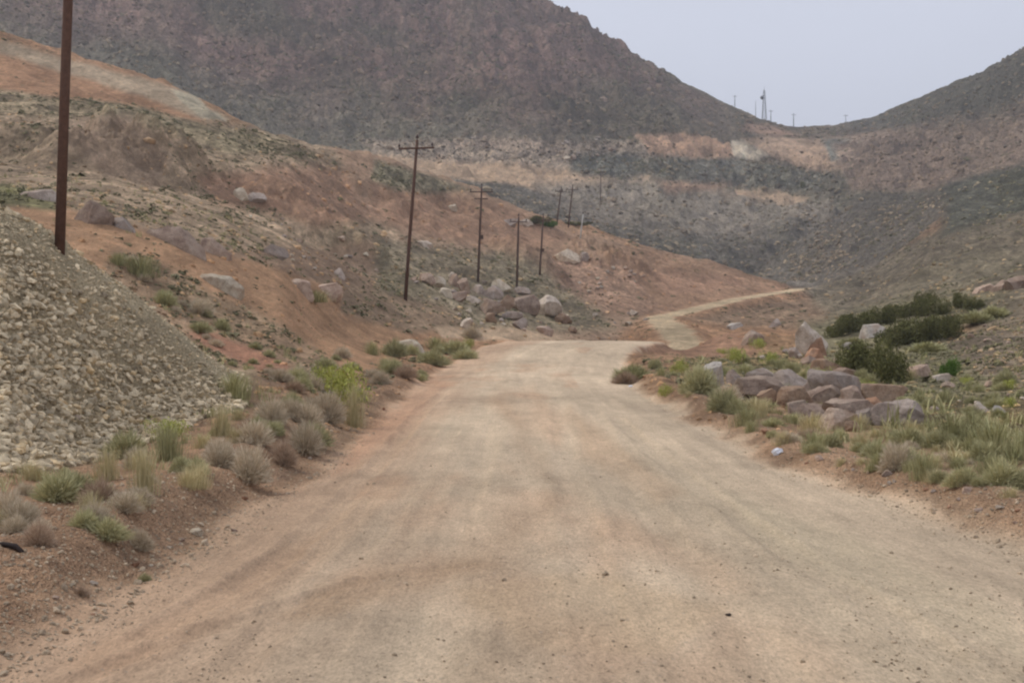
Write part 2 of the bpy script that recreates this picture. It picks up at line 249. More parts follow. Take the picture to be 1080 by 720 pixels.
def ground(X, Y, Zv):
    Yc = np.maximum(Y, 6); px = CX + F * X / Yc; py = CY - (Zv - EYE) / Yc * F
    n = len(X); col = np.zeros((n, 3)); veg = np.zeros(n); rock = np.zeros(n)
    j1 = fbm(X / (Yc * .035), Y / (Yc * .09), 4, 61); j2 = fbm(X / (Yc * .035) + 9, Y / (Yc * .09), 4, 77)
    jx = px + 13 * j1; jy = py + 4.5 * j2
    near = 1 - sstep(22, 40, Y)
    verge = lin((146, 118, 98)); field = lin((132, 114, 86)); back = lin(C_SCRUB); mount = lin(C_MOUNT); hill = lin(C_HILL)
    t1 = sstep(26, 60, Y)[:, None]; t2 = sstep(260, 330, Y)[:, None]; t3 = sstep(520, 600, Y)[:, None]
    col[:] = verge
    leftred = (sstep(30, 6, Y) * sstep(-2.5, -4.5, X))[:, None]
    col = col * (1 - leftred) + lin((146, 114, 93)) * leftred
    col = col * (1 - t1) + hill * t1; col = col * (1 - t2) + back * t2
    mo = mount * (1 - sstep(.25, .8, fbm(X / 60, Y / 80, 3, 5) + .5)[:, None]) + lin((94, 83, 72)) * sstep(.25, .8, fbm(X / 60, Y / 80, 3, 5) + .5)[:, None]
    lo = sstep(60, 140, py)[:, None] * .6
    mo = mo * (1 - lo) + lin((88, 79, 69)) * lo
    col = col * (1 - t3) + mo * t3
    veg[:] = np.interp(Y, [0, 12, 30, 60, 300, 520, 600, 900], [.0, .15, .5, .3, .5, .5, .55, .6])
    rock[:] = np.interp(Y, [0, 12, 30, 60, 300, 520, 600, 900], [.2, .2, .3, .3, .4, .5, .55, .55])
    # right-hand verge and field
    rt = (sstep(5.5, 7.2, X + .25 * fbm(X, Y, 2, 9)) * sstep(90, 50, Y) * (X > 0))[:, None]
    col = col * (1 - rt) + field * rt; veg = np.maximum(veg, rt[:, 0] * .9)
    for poly, y0, y1, c, vg, rk, fe, st in Z_:
        b = np.nonzero((Y > y0) & (Y < y1) & (px > poly[:, 0].min() - 30) & (px < poly[:, 0].max() + 30) & (py > poly[:, 1].min() - 20) & (py < poly[:, 1].max() + 20))[0]
        if not len(b): continue
        w = sstep(-fe * .7, fe * .7, polydist(poly, jx[b], jy[b])) * st
        e = .12 * (y1 - y0); w = w * sstep(y0, y0 + min(e, 12), Y[b]) * (1 - sstep(y1 - min(e, 25), y1, Y[b]))
        col[b] = col[b] * (1 - w[:, None]) + c * w[:, None]
        if vg is not None: veg[b] = veg[b] * (1 - w) + vg * w
        if rk is not None: rock[b] = rock[b] * (1 - w) + rk * w
    # greener / browner drift inside the scrub
    g = (sstep(.0, .5, fbm(X / (3 + Yc * .03), Y / (3 + Yc * .08), 4, 15)) * veg * .3)[:, None]
    col = col * (1 - g) + lin((98, 96, 76)) * g
    hm = heapmask(X, Y); h3 = hm[:, None]
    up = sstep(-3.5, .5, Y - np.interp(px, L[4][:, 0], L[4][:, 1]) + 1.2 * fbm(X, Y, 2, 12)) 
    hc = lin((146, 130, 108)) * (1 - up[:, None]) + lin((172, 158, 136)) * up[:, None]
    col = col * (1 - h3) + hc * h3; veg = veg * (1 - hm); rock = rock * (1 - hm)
    # roads
    out, s = roadinfo(X, Y)
    w = (1 - sstep(-.1, .5, out + .25 * fbm(X / .7, Y / 1.4, 3, 44)))
    str_ = fbm(s * 9, Y / 9 + s * .7, 4, 33); str2 = fbm(s * 26, Y / 5, 3, 34)
    rc = lin((179, 161, 142))[None, :] * (1 + .12 * str_ + .11 * str2 + .07 * fbm(s * 60, Y / 3, 3, 37) * sstep(40, 15, Y))[:, None]
    red = np.clip(sstep(.34, .04, s + .10 * str_) * .55 + sstep(.15, .6, fbm(s * 4, Y / 6, 4, 35)) * .42 * (s < .75), 0, 1)[:, None]
    rc = rc * (1 - red) + lin((168, 134, 111)) * red
    grey = (np.exp(-((s - .74) / .10) ** 2) * sstep(34, 12, Y) * .55 + sstep(.2, .6, fbm(s * 5 + 7, Y / 5, 3, 36)) * .3)[:, None]
    rc = rc * (1 - grey) + lin((168, 153, 134)) * grey
    trk = ((np.exp(-((s - .33 - .02 * str_) / .04) ** 2) + np.exp(-((s - .6 - .02 * str_) / .045) ** 2) + .7 * np.exp(-((s - .83) / .03) ** 2)) * (.35 + .3 * str2))[:, None]
    rc = rc * (1 - trk * .5) + lin((192, 172, 150)) * trk * .5
    cen = (np.exp(-((s - .43 - .1 * fbm(Y / 6, Y * 0, 2, 3)) / .035) ** 2) * .3 * sstep(60, 30, Y))[:, None]
    rc = rc * (1 - cen) + lin((140, 116, 96)) * cen
    col = col * (1 - w[:, None]) + rc * w[:, None]; veg = veg * (1 - w); rock = rock * (1 - w)
    d, _ = farroad(X, Y)
    wf = (1 - sstep(1.2, 2.1, d + .6 * fbm(X / 2, Y / 2, 3, 71))) * (Y > 78)
    col = col * (1 - wf[:, None]) + lin((178, 151, 128)) * wf[:, None]; veg = veg * (1 - wf); rock = rock * (1 - wf)
    edge = np.clip(1 - np.abs(out - .9) / 1.0, 0, 1) * (Y < 80)
    veg = np.where((out < .9) & (Y < 80), 0, veg)
    for poly, c, st in ROADP:
        ww = sstep(-9, 9, polydist(poly, jx, jy)) * st * (Y < 70); ww = ww * (.5 + .5 * sstep(-.4, .4, str_)); col = col * (1 - ww[:, None]) + lin(c) * ww[:, None]
    col = col * (1 - .3 * veg * sstep(120, 320, Y) * (1 - .6 * sstep(500, 580, Y)))[:, None]
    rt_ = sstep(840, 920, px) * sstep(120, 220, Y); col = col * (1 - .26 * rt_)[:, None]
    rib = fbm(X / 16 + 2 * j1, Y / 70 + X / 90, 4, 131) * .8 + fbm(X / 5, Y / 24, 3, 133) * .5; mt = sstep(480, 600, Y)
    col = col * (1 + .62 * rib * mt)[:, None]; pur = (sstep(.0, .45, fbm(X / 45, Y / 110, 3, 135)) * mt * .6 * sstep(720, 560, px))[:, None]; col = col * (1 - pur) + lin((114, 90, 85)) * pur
    rr = (sstep(900, 990, px) * sstep(500, 600, Y) * sstep(150, 110, py))[:, None]; col = col * (1 - rr) + lin((70, 66, 58)) * rr
    mid_ = (sstep(310, 350, Y) * (1 - sstep(430, 460, Y)))[:, None]; col = col * (1 - .18 * mid_)
    offr = (1 - w)[:, None]; gain = 1 + offr * (.86 - .14 * (Y < 30)[:, None] - .12 * sstep(500, 600, Y)[:, None] - .2 * sstep(450, 560, Y)[:, None]) * (1 - .2 * hm[:, None])
    col = np.clip(col * gain * (np.array([1.0, 1.0, .89]) * offr + np.array([1.19, 1.17, 1.055]) * (1 - offr) * (1 + .16 * sstep(13, 7.5, Y))[:, None]), 0, .75)
    return col, veg, rock, w

# ------------------------------------------------------------------ materials
def new_mat(name):
    m = bpy.data.materials.new(name); m.use_nodes = True; nt = m.node_tree
    b = nt.nodes['Principled BSDF']; b.inputs['Roughness'].default_value = .95; b.inputs['Specular IOR Level'].default_value = .15
    return m, nt, b
def nd(nt, t, **kw):
    n = nt.nodes.new(t)
    for k, v in kw.items():
        if k in n.inputs: n.inputs[k].default_value = v
        else: setattr(n, k, v)
    return n
def ramp(nt, src, stops):
    r = nt.nodes.new('ShaderNodeValToRGB'); e = r.color_ramp.elements
    e[0].position, e[0].color = stops[0][0], (*stops[0][1], 1); e[1].position, e[1].color = stops[-1][0], (*stops[-1][1], 1)
    for p, c in stops[1:-1]:
        x = e.new(p); x.color = (*c, 1)
    nt.links.new(src, r.inputs[0]); return r.outputs[0]
def mix(nt, a, b, f, mode='MIX'):
    m = nt.nodes.new('ShaderNodeMix'); m.data_type = 'RGBA'; m.blend_type = mode
    for s, v in ((m.inputs[0], f), (m.inputs[6], a), (m.inputs[7], b)):
        if isinstance(v, (int, float)): s.default_value = v
        elif isinstance(v, tuple): s.default_value = (*v, 1) if len(v) == 3 else v
        else: nt.links.new(v, s)
    return m.outputs[2]
def g3(v): return (v, v, v)
ALB = 1.0
def ground_mat():
    m, nt, b = new_mat('dry earth')
    at = nd(nt, 'ShaderNodeAttribute', attribute_name='Col'); co = nd(nt, 'ShaderNodeNewGeometry').outputs['Position']; st_ = nd(nt, 'ShaderNodeVectorMath', operation='MULTIPLY'); nt.links.new(co, st_.inputs[0]); st_.inputs[1].default_value = (1, .52, .8); cs = st_.outputs[0]
    def stretch(v):
        q = nd(nt, 'ShaderNodeVectorMath', operation='MULTIPLY'); nt.links.new(co, q.inputs[0]); q.inputs[1].default_value = v; return q.outputs[0]
    cr = stretch((1, .3, 1)); cl_ = stretch((5.5, .2, 1)); cf = stretch((1, .42, 1))
    at2 = nd(nt, 'ShaderNodeAttribute', attribute_name='mask'); sep = nt.nodes.new('ShaderNodeSeparateColor'); nt.links.new(at2.outputs['Color'], sep.inputs[0])
    vegf, rockf, roadf = sep.outputs[0], sep.outputs[1], sep.outputs[2]
    def noise(scale, detail=6, rough=.6, v=None):
        n = nd(nt, 'ShaderNodeTexNoise', Scale=scale, Detail=detail, Roughness=rough); nt.links.new(v or co, n.inputs['Vector']); return n.outputs['Fac']
    c = at.outputs['Color']
    far = noise(.12, 9, .72, cs); mid = noise(1.3, 7, .7, cs); fine = noise(15, 8, .85, cf)
    c = mix(nt, c, ramp(nt, far, [(.32, g3(.5)), (.5, g3(1.)), (.68, g3(1.5))]), .75, 'MULTIPLY')
    c2 = mix(nt, c, ramp(nt, mid, [(.28, g3(.6)), (.5, g3(1.)), (.72, g3(1.35))]), .8, 'MULTIPLY')
    grain = noise(.42, 8, .82, cs)
    mxv = nd(nt, 'ShaderNodeMath', operation='MAXIMUM'); nt.links.new(vegf, mxv.inputs[0]); nt.links.new(rockf, mxv.inputs[1])
    tx = nd(nt, 'ShaderNodeMath', operation='MULTIPLY_ADD'); tx.use_clamp = True; nt.links.new(mxv.outputs[0], tx.inputs[0]); tx.inputs[1].default_value = .95; tx.inputs[2].default_value = .1
    cflat = c2
    c2 = mix(nt, c2, ramp(nt, grain, [(.36, g3(.38)), (.5, g3(1.)), (.64, g3(1.7))]), .9, 'MULTIPLY')
    for sc_, lo_, hi_, fac_ in ((.6, .5, 1.5, .6), (2.3, .55, 1.45, .6)):
        vv = nd(nt, 'ShaderNodeTexVoronoi', Scale=sc_); nw = nd(nt, 'ShaderNodeTexNoise', Scale=sc_ * 2.2, Detail=3); nt.links.new(cs, nw.inputs['Vector'])
        vw = nd(nt, 'ShaderNodeVectorMath', operation='MULTIPLY_ADD'); nt.links.new(nw.outputs['Color'], vw.inputs[0]); vw.inputs[1].default_value = (1.2 / sc_,) * 3; nt.links.new(cs, vw.inputs[2]); nt.links.new(vw.outputs[0], vv.inputs['Vector'])
        vcs = nt.nodes.new('ShaderNodeSeparateColor'); nt.links.new(vv.outputs['Color'], vcs.inputs[0])
        c2 = mix(nt, c2, ramp(nt, vcs.outputs[0], [(0, g3(lo_)), (1, g3(hi_))]), fac_, 'MULTIPLY')
    c2 = mix(nt, cflat, c2, tx.outputs[0])
    c = mix(nt, c2, c, roadf)
    rmot = noise(3.4, 9, .78, cr); lstr = noise(1.0, 7, .75, cl_); c = mix(nt, c, ramp(nt, lstr, [(.3, g3(.86)), (.5, g3(1.)), (.7, g3(1.14))]), .6, 'MULTIPLY'); c = mix(nt, c, ramp(nt, rmot, [(.3, g3(.74)), (.5, g3(1.)), (.7, g3(1.22))]), .5, 'MULTIPLY')
    c = mix(nt, c, ramp(nt, fine, [(.3, g3(.72)), (.5, g3(1.)), (.7, g3(1.22))]), .7, 'MULTIPLY')
    grit = noise(48, 5, .8, cr); c = mix(nt, c, ramp(nt, grit, [(.34, g3(.66)), (.5, g3(1.02)), (.66, g3(1.26))]), .8, 'MULTIPLY')
    # loose stones in the soil
    v = nd(nt, 'ShaderNodeTexVoronoi', Scale=16.0); nt.links.new(co, v.inputs['Vector'])
    vs = ramp(nt, v.outputs['Distance'], [(.12, g3(1)), (.26, g3(0))])
    vc = nt.nodes.new('ShaderNodeSeparateColor'); nt.links.new(v.outputs['Color'], vc.inputs[0])
    gt = nd(nt, 'ShaderNodeMath', operation='GREATER_THAN'); nt.links.new(vc.outputs[0], gt.inputs[0]); gt.inputs[1].default_value = .72
    mu = nd(nt, 'ShaderNodeMath', operation='MULTIPLY'); nt.links.new(gt.outputs[0], mu.inputs[0]); nt.links.new(vs, mu.inputs[1])
    mu2 = nd(nt, 'ShaderNodeMath', operation='MULTIPLY'); nt.links.new(mu.outputs[0], mu2.inputs[0]); mu2.inputs[1].default_value = .5
    stone = ramp(nt, vc.outputs[1], [(0, tuple(lin((110, 92, 84)))), (.5, tuple(lin((160, 146, 130)))), (1, tuple(lin((196, 182, 164))))])
    c = mix(nt, c, stone, mu2.outputs[0])
    # grey rocks and crusts where the slope is stony
    rk = noise(.55, 9, .78)
    rm = nd(nt, 'ShaderNodeMath', operation='MULTIPLY'); nt.links.new(ramp(nt, rk, [(.53, g3(0)), (.62, g3(1))]), rm.inputs[0]); nt.links.new(rockf, rm.inputs[1])
    rm2 = nd(nt, 'ShaderNodeMath', operation='MULTIPLY'); nt.links.new(rm.outputs[0], rm2.inputs[0]); rm2.inputs[1].default_value = .5
    c = mix(nt, c, tuple(lin((140, 126, 116))), rm2.outputs[0])
    vk = noise(.8, 8, .75)
    vm = nd(nt, 'ShaderNodeMath', operation='MULTIPLY'); nt.links.new(ramp(nt, vk, [(.5, g3(0)), (.6, g3(1))]), vm.inputs[0]); nt.links.new(vegf, vm.inputs[1])
    vm2 = nd(nt, 'ShaderNodeMath', operation='MULTIPLY'); nt.links.new(vm.outputs[0], vm2.inputs[0]); vm2.inputs[1].default_value = .5
    c = mix(nt, c, tuple(lin((104, 96, 74))), vm2.outputs[0])
    nt.links.new(c, b.inputs['Base Color'])
    bp = nd(nt, 'ShaderNodeBump', Strength=.75, Distance=.05); nt.links.new(fine, bp.inputs['Height'])
    bp3 = nd(nt, 'ShaderNodeBump', Strength=.8, Distance=2.2); nt.links.new(grain, bp3.inputs['Height']); bp2 = nd(nt, 'ShaderNodeBump', Strength=.7, Distance=.7); nt.links.new(mid, bp2.inputs['Height']); nt.links.new(bp3.outputs[0], bp2.inputs['Normal'])
    iv = nd(nt, 'ShaderNodeMath', operation='SUBTRACT'); iv.inputs[0].default_value = .8; nt.links.new(roadf, iv.inputs[1]); iv.use_clamp = True
    nt.links.new(iv.outputs[0], bp2.inputs['Strength']); nt.links.new(iv.outputs[0], bp3.inputs['Strength']); nt.links.new(bp2.outputs[0], bp.inputs['Normal'])
    nt.links.new(bp.outputs[0], b.inputs['Normal'])
    return m
def rock_mat(name, c1, c2, c3, scale=2.2, vary=.25, attr=False):
    m, nt, b = new_mat(name)
    tc = nt.nodes.new('ShaderNodeTexCoord'); oi = nt.nodes.new('ShaderNodeObjectInfo')
    off = nd(nt, 'ShaderNodeVectorMath', operation='ADD'); 
    geo = nt.nodes.new('ShaderNodeNewGeometry'); nt.links.new(geo.outputs['Position'], off.inputs[0]); nt.links.new(oi.outputs['Random'], off.inputs[1])
    n = nd(nt, 'ShaderNodeTexNoise', Scale=scale, Detail=8, Roughness=.7); nt.links.new(off.outputs[0], n.inputs['Vector'])
    f = nd(nt, 'ShaderNodeTexNoise', Scale=scale * 9, Detail=6, Roughness=.75); nt.links.new(off.outputs[0], f.inputs['Vector'])
    c = ramp(nt, n.outputs['Fac'], [(.33, tuple(lin(c1))), (.5, tuple(lin(c2))), (.68, tuple(lin(c3)))])
    c = mix(nt, c, ramp(nt, f.outputs['Fac'], [(.3, g3(.62)), (.5, g3(1)), (.7, g3(1.25))]), .7, 'MULTIPLY')
    c = mix(nt, c, ramp(nt, oi.outputs['Random'], [(0, g3(1.24 - vary)), (1, g3(1.24 + vary))]), 1., 'MULTIPLY') if not attr else c
    c = mix(nt, c, (1., .975, .92), 1., 'MULTIPLY')
    if not attr:
        vo = nd(nt, 'ShaderNodeTexVoronoi', Scale=1.1, feature='DISTANCE_TO_EDGE'); vwp = nd(nt, 'ShaderNodeVectorMath', operation='MULTIPLY_ADD'); nt.links.new(n.outputs['Color'], vwp.inputs[0]); vwp.inputs[1].default_value = (1.6, 1.6, 1.6); nt.links.new(off.outputs[0], vwp.inputs[2]); nt.links.new(vwp.outputs[0], vo.inputs['Vector'])
        crack = ramp(nt, vo.outputs['Distance'], [(.0, g3(.5)), (.035, g3(1))]); c = mix(nt, c, crack, .6, 'MULTIPLY')
        st = nd(nt, 'ShaderNodeTexNoise', Scale=.9, Detail=7, Roughness=.75); nt.links.new(off.outputs[0], st.inputs['Vector']); c = mix(nt, c, tuple(lin((150, 122, 98))), ramp(nt, st.outputs['Fac'], [(.5, g3(0)), (.66, g3(.55))]))
    if attr:
        at = nd(nt, 'ShaderNodeAttribute', attribute_name='Col'); c = mix(nt, c, at.outputs['Color'], 1., 'MULTIPLY')
    nt.links.new(c, b.inputs['Base Color'])
    bp = nd(nt, 'ShaderNodeBump', Strength=.6, Distance=.05); nt.links.new(f.outputs['Fac'], bp.inputs['Height'])
    bp2 = nd(nt, 'ShaderNodeBump', Strength=.5, Distance=.2); nt.links.new(n.outputs['Fac'], bp2.inputs['Height']); nt.links.new(bp2.outputs[0], bp.inputs['Normal'])
    nt.links.new(bp.outputs[0], b.inputs['Normal']); return m
def leaf_mat(name, c1, c2, vary=.2, tr=.0):
    m, nt, b = new_mat(name)
    at = nd(nt, 'ShaderNodeAttribute', attribute_name='Col'); oi = nt.nodes.new('ShaderNodeObjectInfo')
    sep = nt.nodes.new('ShaderNodeSeparateColor'); nt.links.new(at.outputs['Color'], sep.inputs[0])
    c = ramp(nt, sep.outputs[0], [(0, tuple(lin(c1))), (1, tuple(lin(c2)))])
    c = mix(nt, c, ramp(nt, oi.outputs['Random'], [(0, g3(1 - vary)), (1, g3(1 + vary))]), 1., 'MULTIPLY')
    nt.links.new(c, b.inputs['Base Color']); return m
M = {}
M['ground'] = ground_mat()
M['stone_mass'] = rock_mat('broken stone', (170, 158, 142), (196, 184, 166), (216, 204, 186), 3., 0, True)
M['boulder_grey'] = rock_mat('grey weathered rock', (126, 114, 108), (150, 138, 130), (170, 158, 150))
M['boulder_purple'] = rock_mat('purplish brown rock', (118, 100, 90), (144, 127, 115), (162, 146, 132))
M['boulder_brown'] = rock_mat('brown rock', (110, 86, 70), (138, 116, 98), (152, 134, 118))
M['boulder_pale'] = rock_mat('pale rock', (146, 132, 118), (170, 158, 146), (188, 178, 166))
M['boulder_cream'] = rock_mat('cream rock', (160, 144, 124), (186, 174, 156), (200, 190, 174))
M['boulder_pink'] = rock_mat('pinkish rock', (134, 112, 100), (158, 138, 124), (178, 162, 148))
M['boulder_orange'] = rock_mat('rusty orange rock', (134, 98, 78), (154, 120, 98), (168, 142, 122))
M['boulder_white'] = rock_mat('whitish rock', (138, 132, 127), (162, 156, 150), (182, 176, 168))
M['scrub_mass'] = leaf_mat('scrub leaves', (84, 82, 58), (150, 142, 110), 0)
M['dry_twig'] = leaf_mat('dry grey twigs', (156, 140, 116), (232, 216, 188), .12)
M['brown_twig'] = leaf_mat('dry brown twigs', (132, 108, 88), (204, 180, 154), .14)
M['sage'] = leaf_mat('grey green leaves', (132, 130, 92), (212, 204, 158), .15)
M['green'] = leaf_mat('green grass blades', (122, 120, 78), (200, 194, 148), .15)
M['bright'] = leaf_mat('fresh yellow green leaves', (124, 130, 56), (200, 200, 114), .12)
M['straw'] = leaf_mat('straw coloured blades', (160, 148, 104), (224, 210, 166), .12)
M['dark'] = leaf_mat('dark green leaves', (66, 68, 38), (128, 126, 80), .12)
M['darkgreen'] = leaf_mat('deep green leaves', (60, 86, 34), (116, 142, 70), .12)
M['grass_mass'] = leaf_mat('meadow grass', (124, 126, 78), (206, 194, 148), 0)
def plain(name, c, rough=.8, noise_s=None, metal=0):
    m, nt, b = new_mat(name); b.inputs['Roughness'].default_value = rough; b.inputs['Metallic'].default_value = metal
    n = nd(nt, 'ShaderNodeTexNoise', Scale=noise_s or 12, Detail=6, Roughness=.7); tc = nt.nodes.new('ShaderNodeTexCoord'); nt.links.new(tc.outputs['Object'], n.inputs['Vector'])
    nt.links.new(mix(nt, tuple(lin(c)), ramp(nt, n.outputs['Fac'], [(.3, g3(.65)), (.7, g3(1.3))]), .8, 'MULTIPLY'), b.inputs['Base Color']); return m
M['rust'] = plain('rusty steel', (92, 68, 56)); M['rust2'] = plain('weathered brown steel', (92, 72, 62)); M['steel'] = plain('grey galvanised steel', (110, 112, 116))
M['ceramic'] = plain('brown porcelain', (70, 52, 46), .4); M['litter'] = plain('white plastic', (226, 228, 232), .5); M['rubber'] = plain('dark scrap', (58, 50, 46), .8); M['paint'] = plain('pale paint', (190, 186, 178))

# ------------------------------------------------------------------ mesh helpers
def mesh_np(name, v, faces_flat, nper, mat, col=None, smooth=False):
    me = bpy.data.meshes.new(name); nv = len(v); nf = len(faces_flat) // nper
    me.vertices.add(nv); me.vertices.foreach_set('co', np.asarray(v, np.float32).ravel())
    me.loops.add(nf * nper); me.loops.foreach_set('vertex_index', np.asarray(faces_flat, np.int32).ravel())
    me.polygons.add(nf); me.polygons.foreach_set('loop_start', np.arange(0, nf * nper, nper, dtype=np.int32)); me.polygons.foreach_set('loop_total', np.full(nf, nper, np.int32))
    me.polygons.foreach_set('use_smooth', np.full(nf, smooth, bool))
    me.update(calc_edges=True)
    if col is not None:
        for nm, cc in (col.items() if isinstance(col, dict) else (('Col', col),)):
            a = me.color_attributes.new(nm, 'FLOAT_COLOR', 'POINT'); c4 = np.ones((nv, 4), np.float32); c4[:, :3] = cc; a.data.foreach_set('color', c4.ravel())
    me.materials.append(mat); return me
def link(name, me, parent=None, loc=None, **props):
    o = bpy.data.objects.new(name, me); COL.objects.link(o)
    if parent: o.parent = parent
    if loc is not None: o.location = loc
    for k, v in props.items(): o[k] = v
    return o

# ------------------------------------------------------------------ terrain sheet
def build_ground():
    px = np.concatenate([np.arange(-3000, -700, 60.), np.arange(-700, -60, 10.), np.arange(-60, 1141, 1.15), np.arange(1145, 1500, 8.), np.arange(1500, 2600, 50.)])
    t = (px - CX) / F
    Y = []; y = -3.
    while y < 3000:
        Y.append(y)
        step = .04 if y < 8 else (.005 * y if y < 30 else (.0042 * y if y < 100 else (.0045 * y if y < 320 else (.0036 * y if y < 860 else .03 * y))))
        if y < 5: step = .15
        y += step
    Y = np.array(Y); nx, ny = len(t), len(Y)
    X2 = (t[None, :] * (Y[:, None] + 5)); Y2 = np.repeat(Y[:, None], nx, 1)
    X = X2.ravel(); Yv = Y2.ravel(); Zv = H(X, Yv)
    col, veg, rock, w = ground(X, Yv, Zv)
    idx = np.arange(nx * ny).reshape(ny, nx)
    q = np.stack([idx[:-1, :-1], idx[:-1, 1:], idx[1:, 1:], idx[1:, :-1]], -1).reshape(-1)
    me = mesh_np('ground', np.stack([X, Yv, Zv], 1), q, 4, M['ground'], {'Col': col, 'mask': np.stack([veg, rock, w], 1)}, True)
    print('ground', nx, ny, nx * ny)
    return link('ground', me, kind='structure')
build_ground()

# ------------------------------------------------------------------ mass scatter (uncountable stones, scrub, grass)
def ico(sub=1):
    import bmesh
    bm = bmesh.new(); bmesh.ops.create_icosphere(bm, subdivisions=sub, radius=1)
    v = np.array([p.co[:] for p in bm.verts]); f = np.array([[q.index for q in p.verts] for p in bm.faces]); bm.free(); return v, f
def blocky(sub, r, cuts=9, jit=.05):
    v, f = ico(sub); v = v.copy()
    for _ in range(cuts):
        n = r.normal(size=3); n /= np.linalg.norm(n); d = r.uniform(.5, .8)
        s = v @ n; v -= n[None, :] * (np.maximum(s - d, 0) * .97)[:, None]
    v += r.normal(size=v.shape) * jit; return v, f
def shard_proto(r): return blocky(1, r, 7, .06)
def scrub_proto(r, n=12):
    vs = []; fs = []
    for i in range(n):
        d = r.normal(size=3); d[2] = abs(d[2]) * .9 + .1; d /= np.linalg.norm(d); c = d * r.uniform(.35, .85); c[2] *= .8
        a = r.normal(size=3); a -= a @ d * d; a /= np.linalg.norm(a); b = np.cross(d, a); s = r.uniform(.3, .55)
        k = len(vs); vs += [c + a * s, c - a * s * .5 + b * s * .8, c - a * s * .5 - b * s * .8 , c + d * s * .5]; fs += [[k, k+1, k+3], [k+1, k+2, k+3], [k+2, k, k+3]]
    return np.array(vs), np.array(fs)
def tuft_proto(r, n=16, w=.05):
    vs = []; fs = []
    for i in range(n):
        a = r.uniform(0, 2 * math.pi); le = r.uniform(.5, 1.1); out = r.uniform(.1, .75); c = np.array([r.normal() * .18, r.normal() * .18, 0])
        t = c + np.array([math.cos(a) * out, math.sin(a) * out, le]); mdl = c * .5 + t * .5 + np.array([0, 0, .12]); s = np.array([-math.sin(a), math.cos(a), 0]) * w
        k = len(vs); vs += [c - s, c + s, mdl + s * .8, mdl - s * .8, t]; fs += [[k, k+1, k+2], [k, k+2, k+3], [k+3, k+2, k+4]]
    return np.array(vs), np.array(fs)
def scatter(name, protos, P, S, colr, mat, tilt=0., flat=1., **props):
    """one mesh holding every bit; P positions, S sizes, colr per-bit colours"""
    n = len(P); pid = rng.integers(0, len(protos), n); V = []; Fc = []; Cc = []; base = 0
    for k, (pv, pf) in enumerate(protos):
        ii = np.nonzero(pid == k)[0]
        if not len(ii): continue
        m = len(ii); a = rng.uniform(0, 2 * math.pi, m); ca, sa = np.cos(a), np.sin(a)
        sc = S[ii][:, None] * np.stack([rng.uniform(.8, 1.3, m), rng.uniform(.7, 1.1, m), rng.uniform(.75, 1.1, m) * flat], 1)
        v = pv[None] * sc[:, None, :]
        if tilt:
            b = rng.normal(0, tilt, m); cb, sb = np.cos(b)[:, None], np.sin(b)[:, None]
            v = np.stack([v[..., 0] * cb + v[..., 2] * sb, v[..., 1], -v[..., 0] * sb + v[..., 2] * cb], -1)
        v = np.stack([v[..., 0] * ca[:, None] - v[..., 1] * sa[:, None], v[..., 0] * sa[:, None] + v[..., 1] * ca[:, None], v[..., 2]], -1) + P[ii][:, None, :]
        V.append(v.reshape(-1, 3)); nvp = len(pv)
        Fc.append((pf[None] + (np.arange(m) * nvp + base)[:, None, None]).reshape(-1)); base += m * nvp
        cj = np.repeat(colr[ii][:, None, :], nvp, 1)
        if mat is not M['stone_mass']: cj = np.clip(cj + rng.uniform(-.18, .18, (m, nvp, 1)), 0, 1)
        Cc.append(cj.reshape(-1, 3))
    me = mesh_np(name, np.concatenate(V), np.concatenate(Fc), 3, mat, np.concatenate(Cc))
    return link(name, me, **props)
def sample(n, px0, px1, y0, y1):
    px = rng.uniform(px0, px1, n); Y = np.exp(rng.uniform(math.log(y0), math.log(y1), n)); X = (px - CX) / F * Y
    return X, Y, px
SH = [shard_proto(rng) for _ in range(10)]; SCR = [scrub_proto(rng, 8) for _ in range(8)]; TUF = [tuft_proto(rng, 14, .035) for _ in range(8)]
# heap of crushed rock
n = 60000
X, Y, px = sample(n, -420, 285, 14, 29)
hm = heapmask(X, Y); crest = np.interp(px, L[4][:, 0], L[4][:, 1]); base = np.interp(px, L[3][:, 0], L[3][:, 1])
up = (Y - base) / np.maximum(crest - base, .5)
fine = sstep(.45, 1.0, up + .25 * fbm(X * .8, Y * .8, 2, 5) + .25 * sstep(80, 230, px))
keep = (hm > .4) & (rng.random(n) < (1 - .35 * fine))
X, Y, fine, up = X[keep], Y[keep], fine[keep], up[keep]
S = np.exp(rng.normal(math.log(.042), .5, len(X))) * (1 - .55 * fine) * (1 + .2 * sstep(.35, 0, up)); S = np.clip(S, .02, .12)
g = rng.uniform(.4, 1.0, len(X)); warm = rng.random(len(X))
cl = np.stack([g, g * (.97 - .07 * (warm > .9)), g * (.90 - .16 * (warm > .9))], 1)
cl = cl * np.array([1., .985, .93]); cl = cl * 1.4; cl = cl * np.array([1.36, 1.37, 1.38]); scatter('rubble', SH, np.stack([X, Y, H(X, Y) + S * .15], 1), S, cl * .82, M['stone_mass'], .6, .55, kind='stuff', label='heap of crushed pale grey rock rubble left of the road', category='rubble')
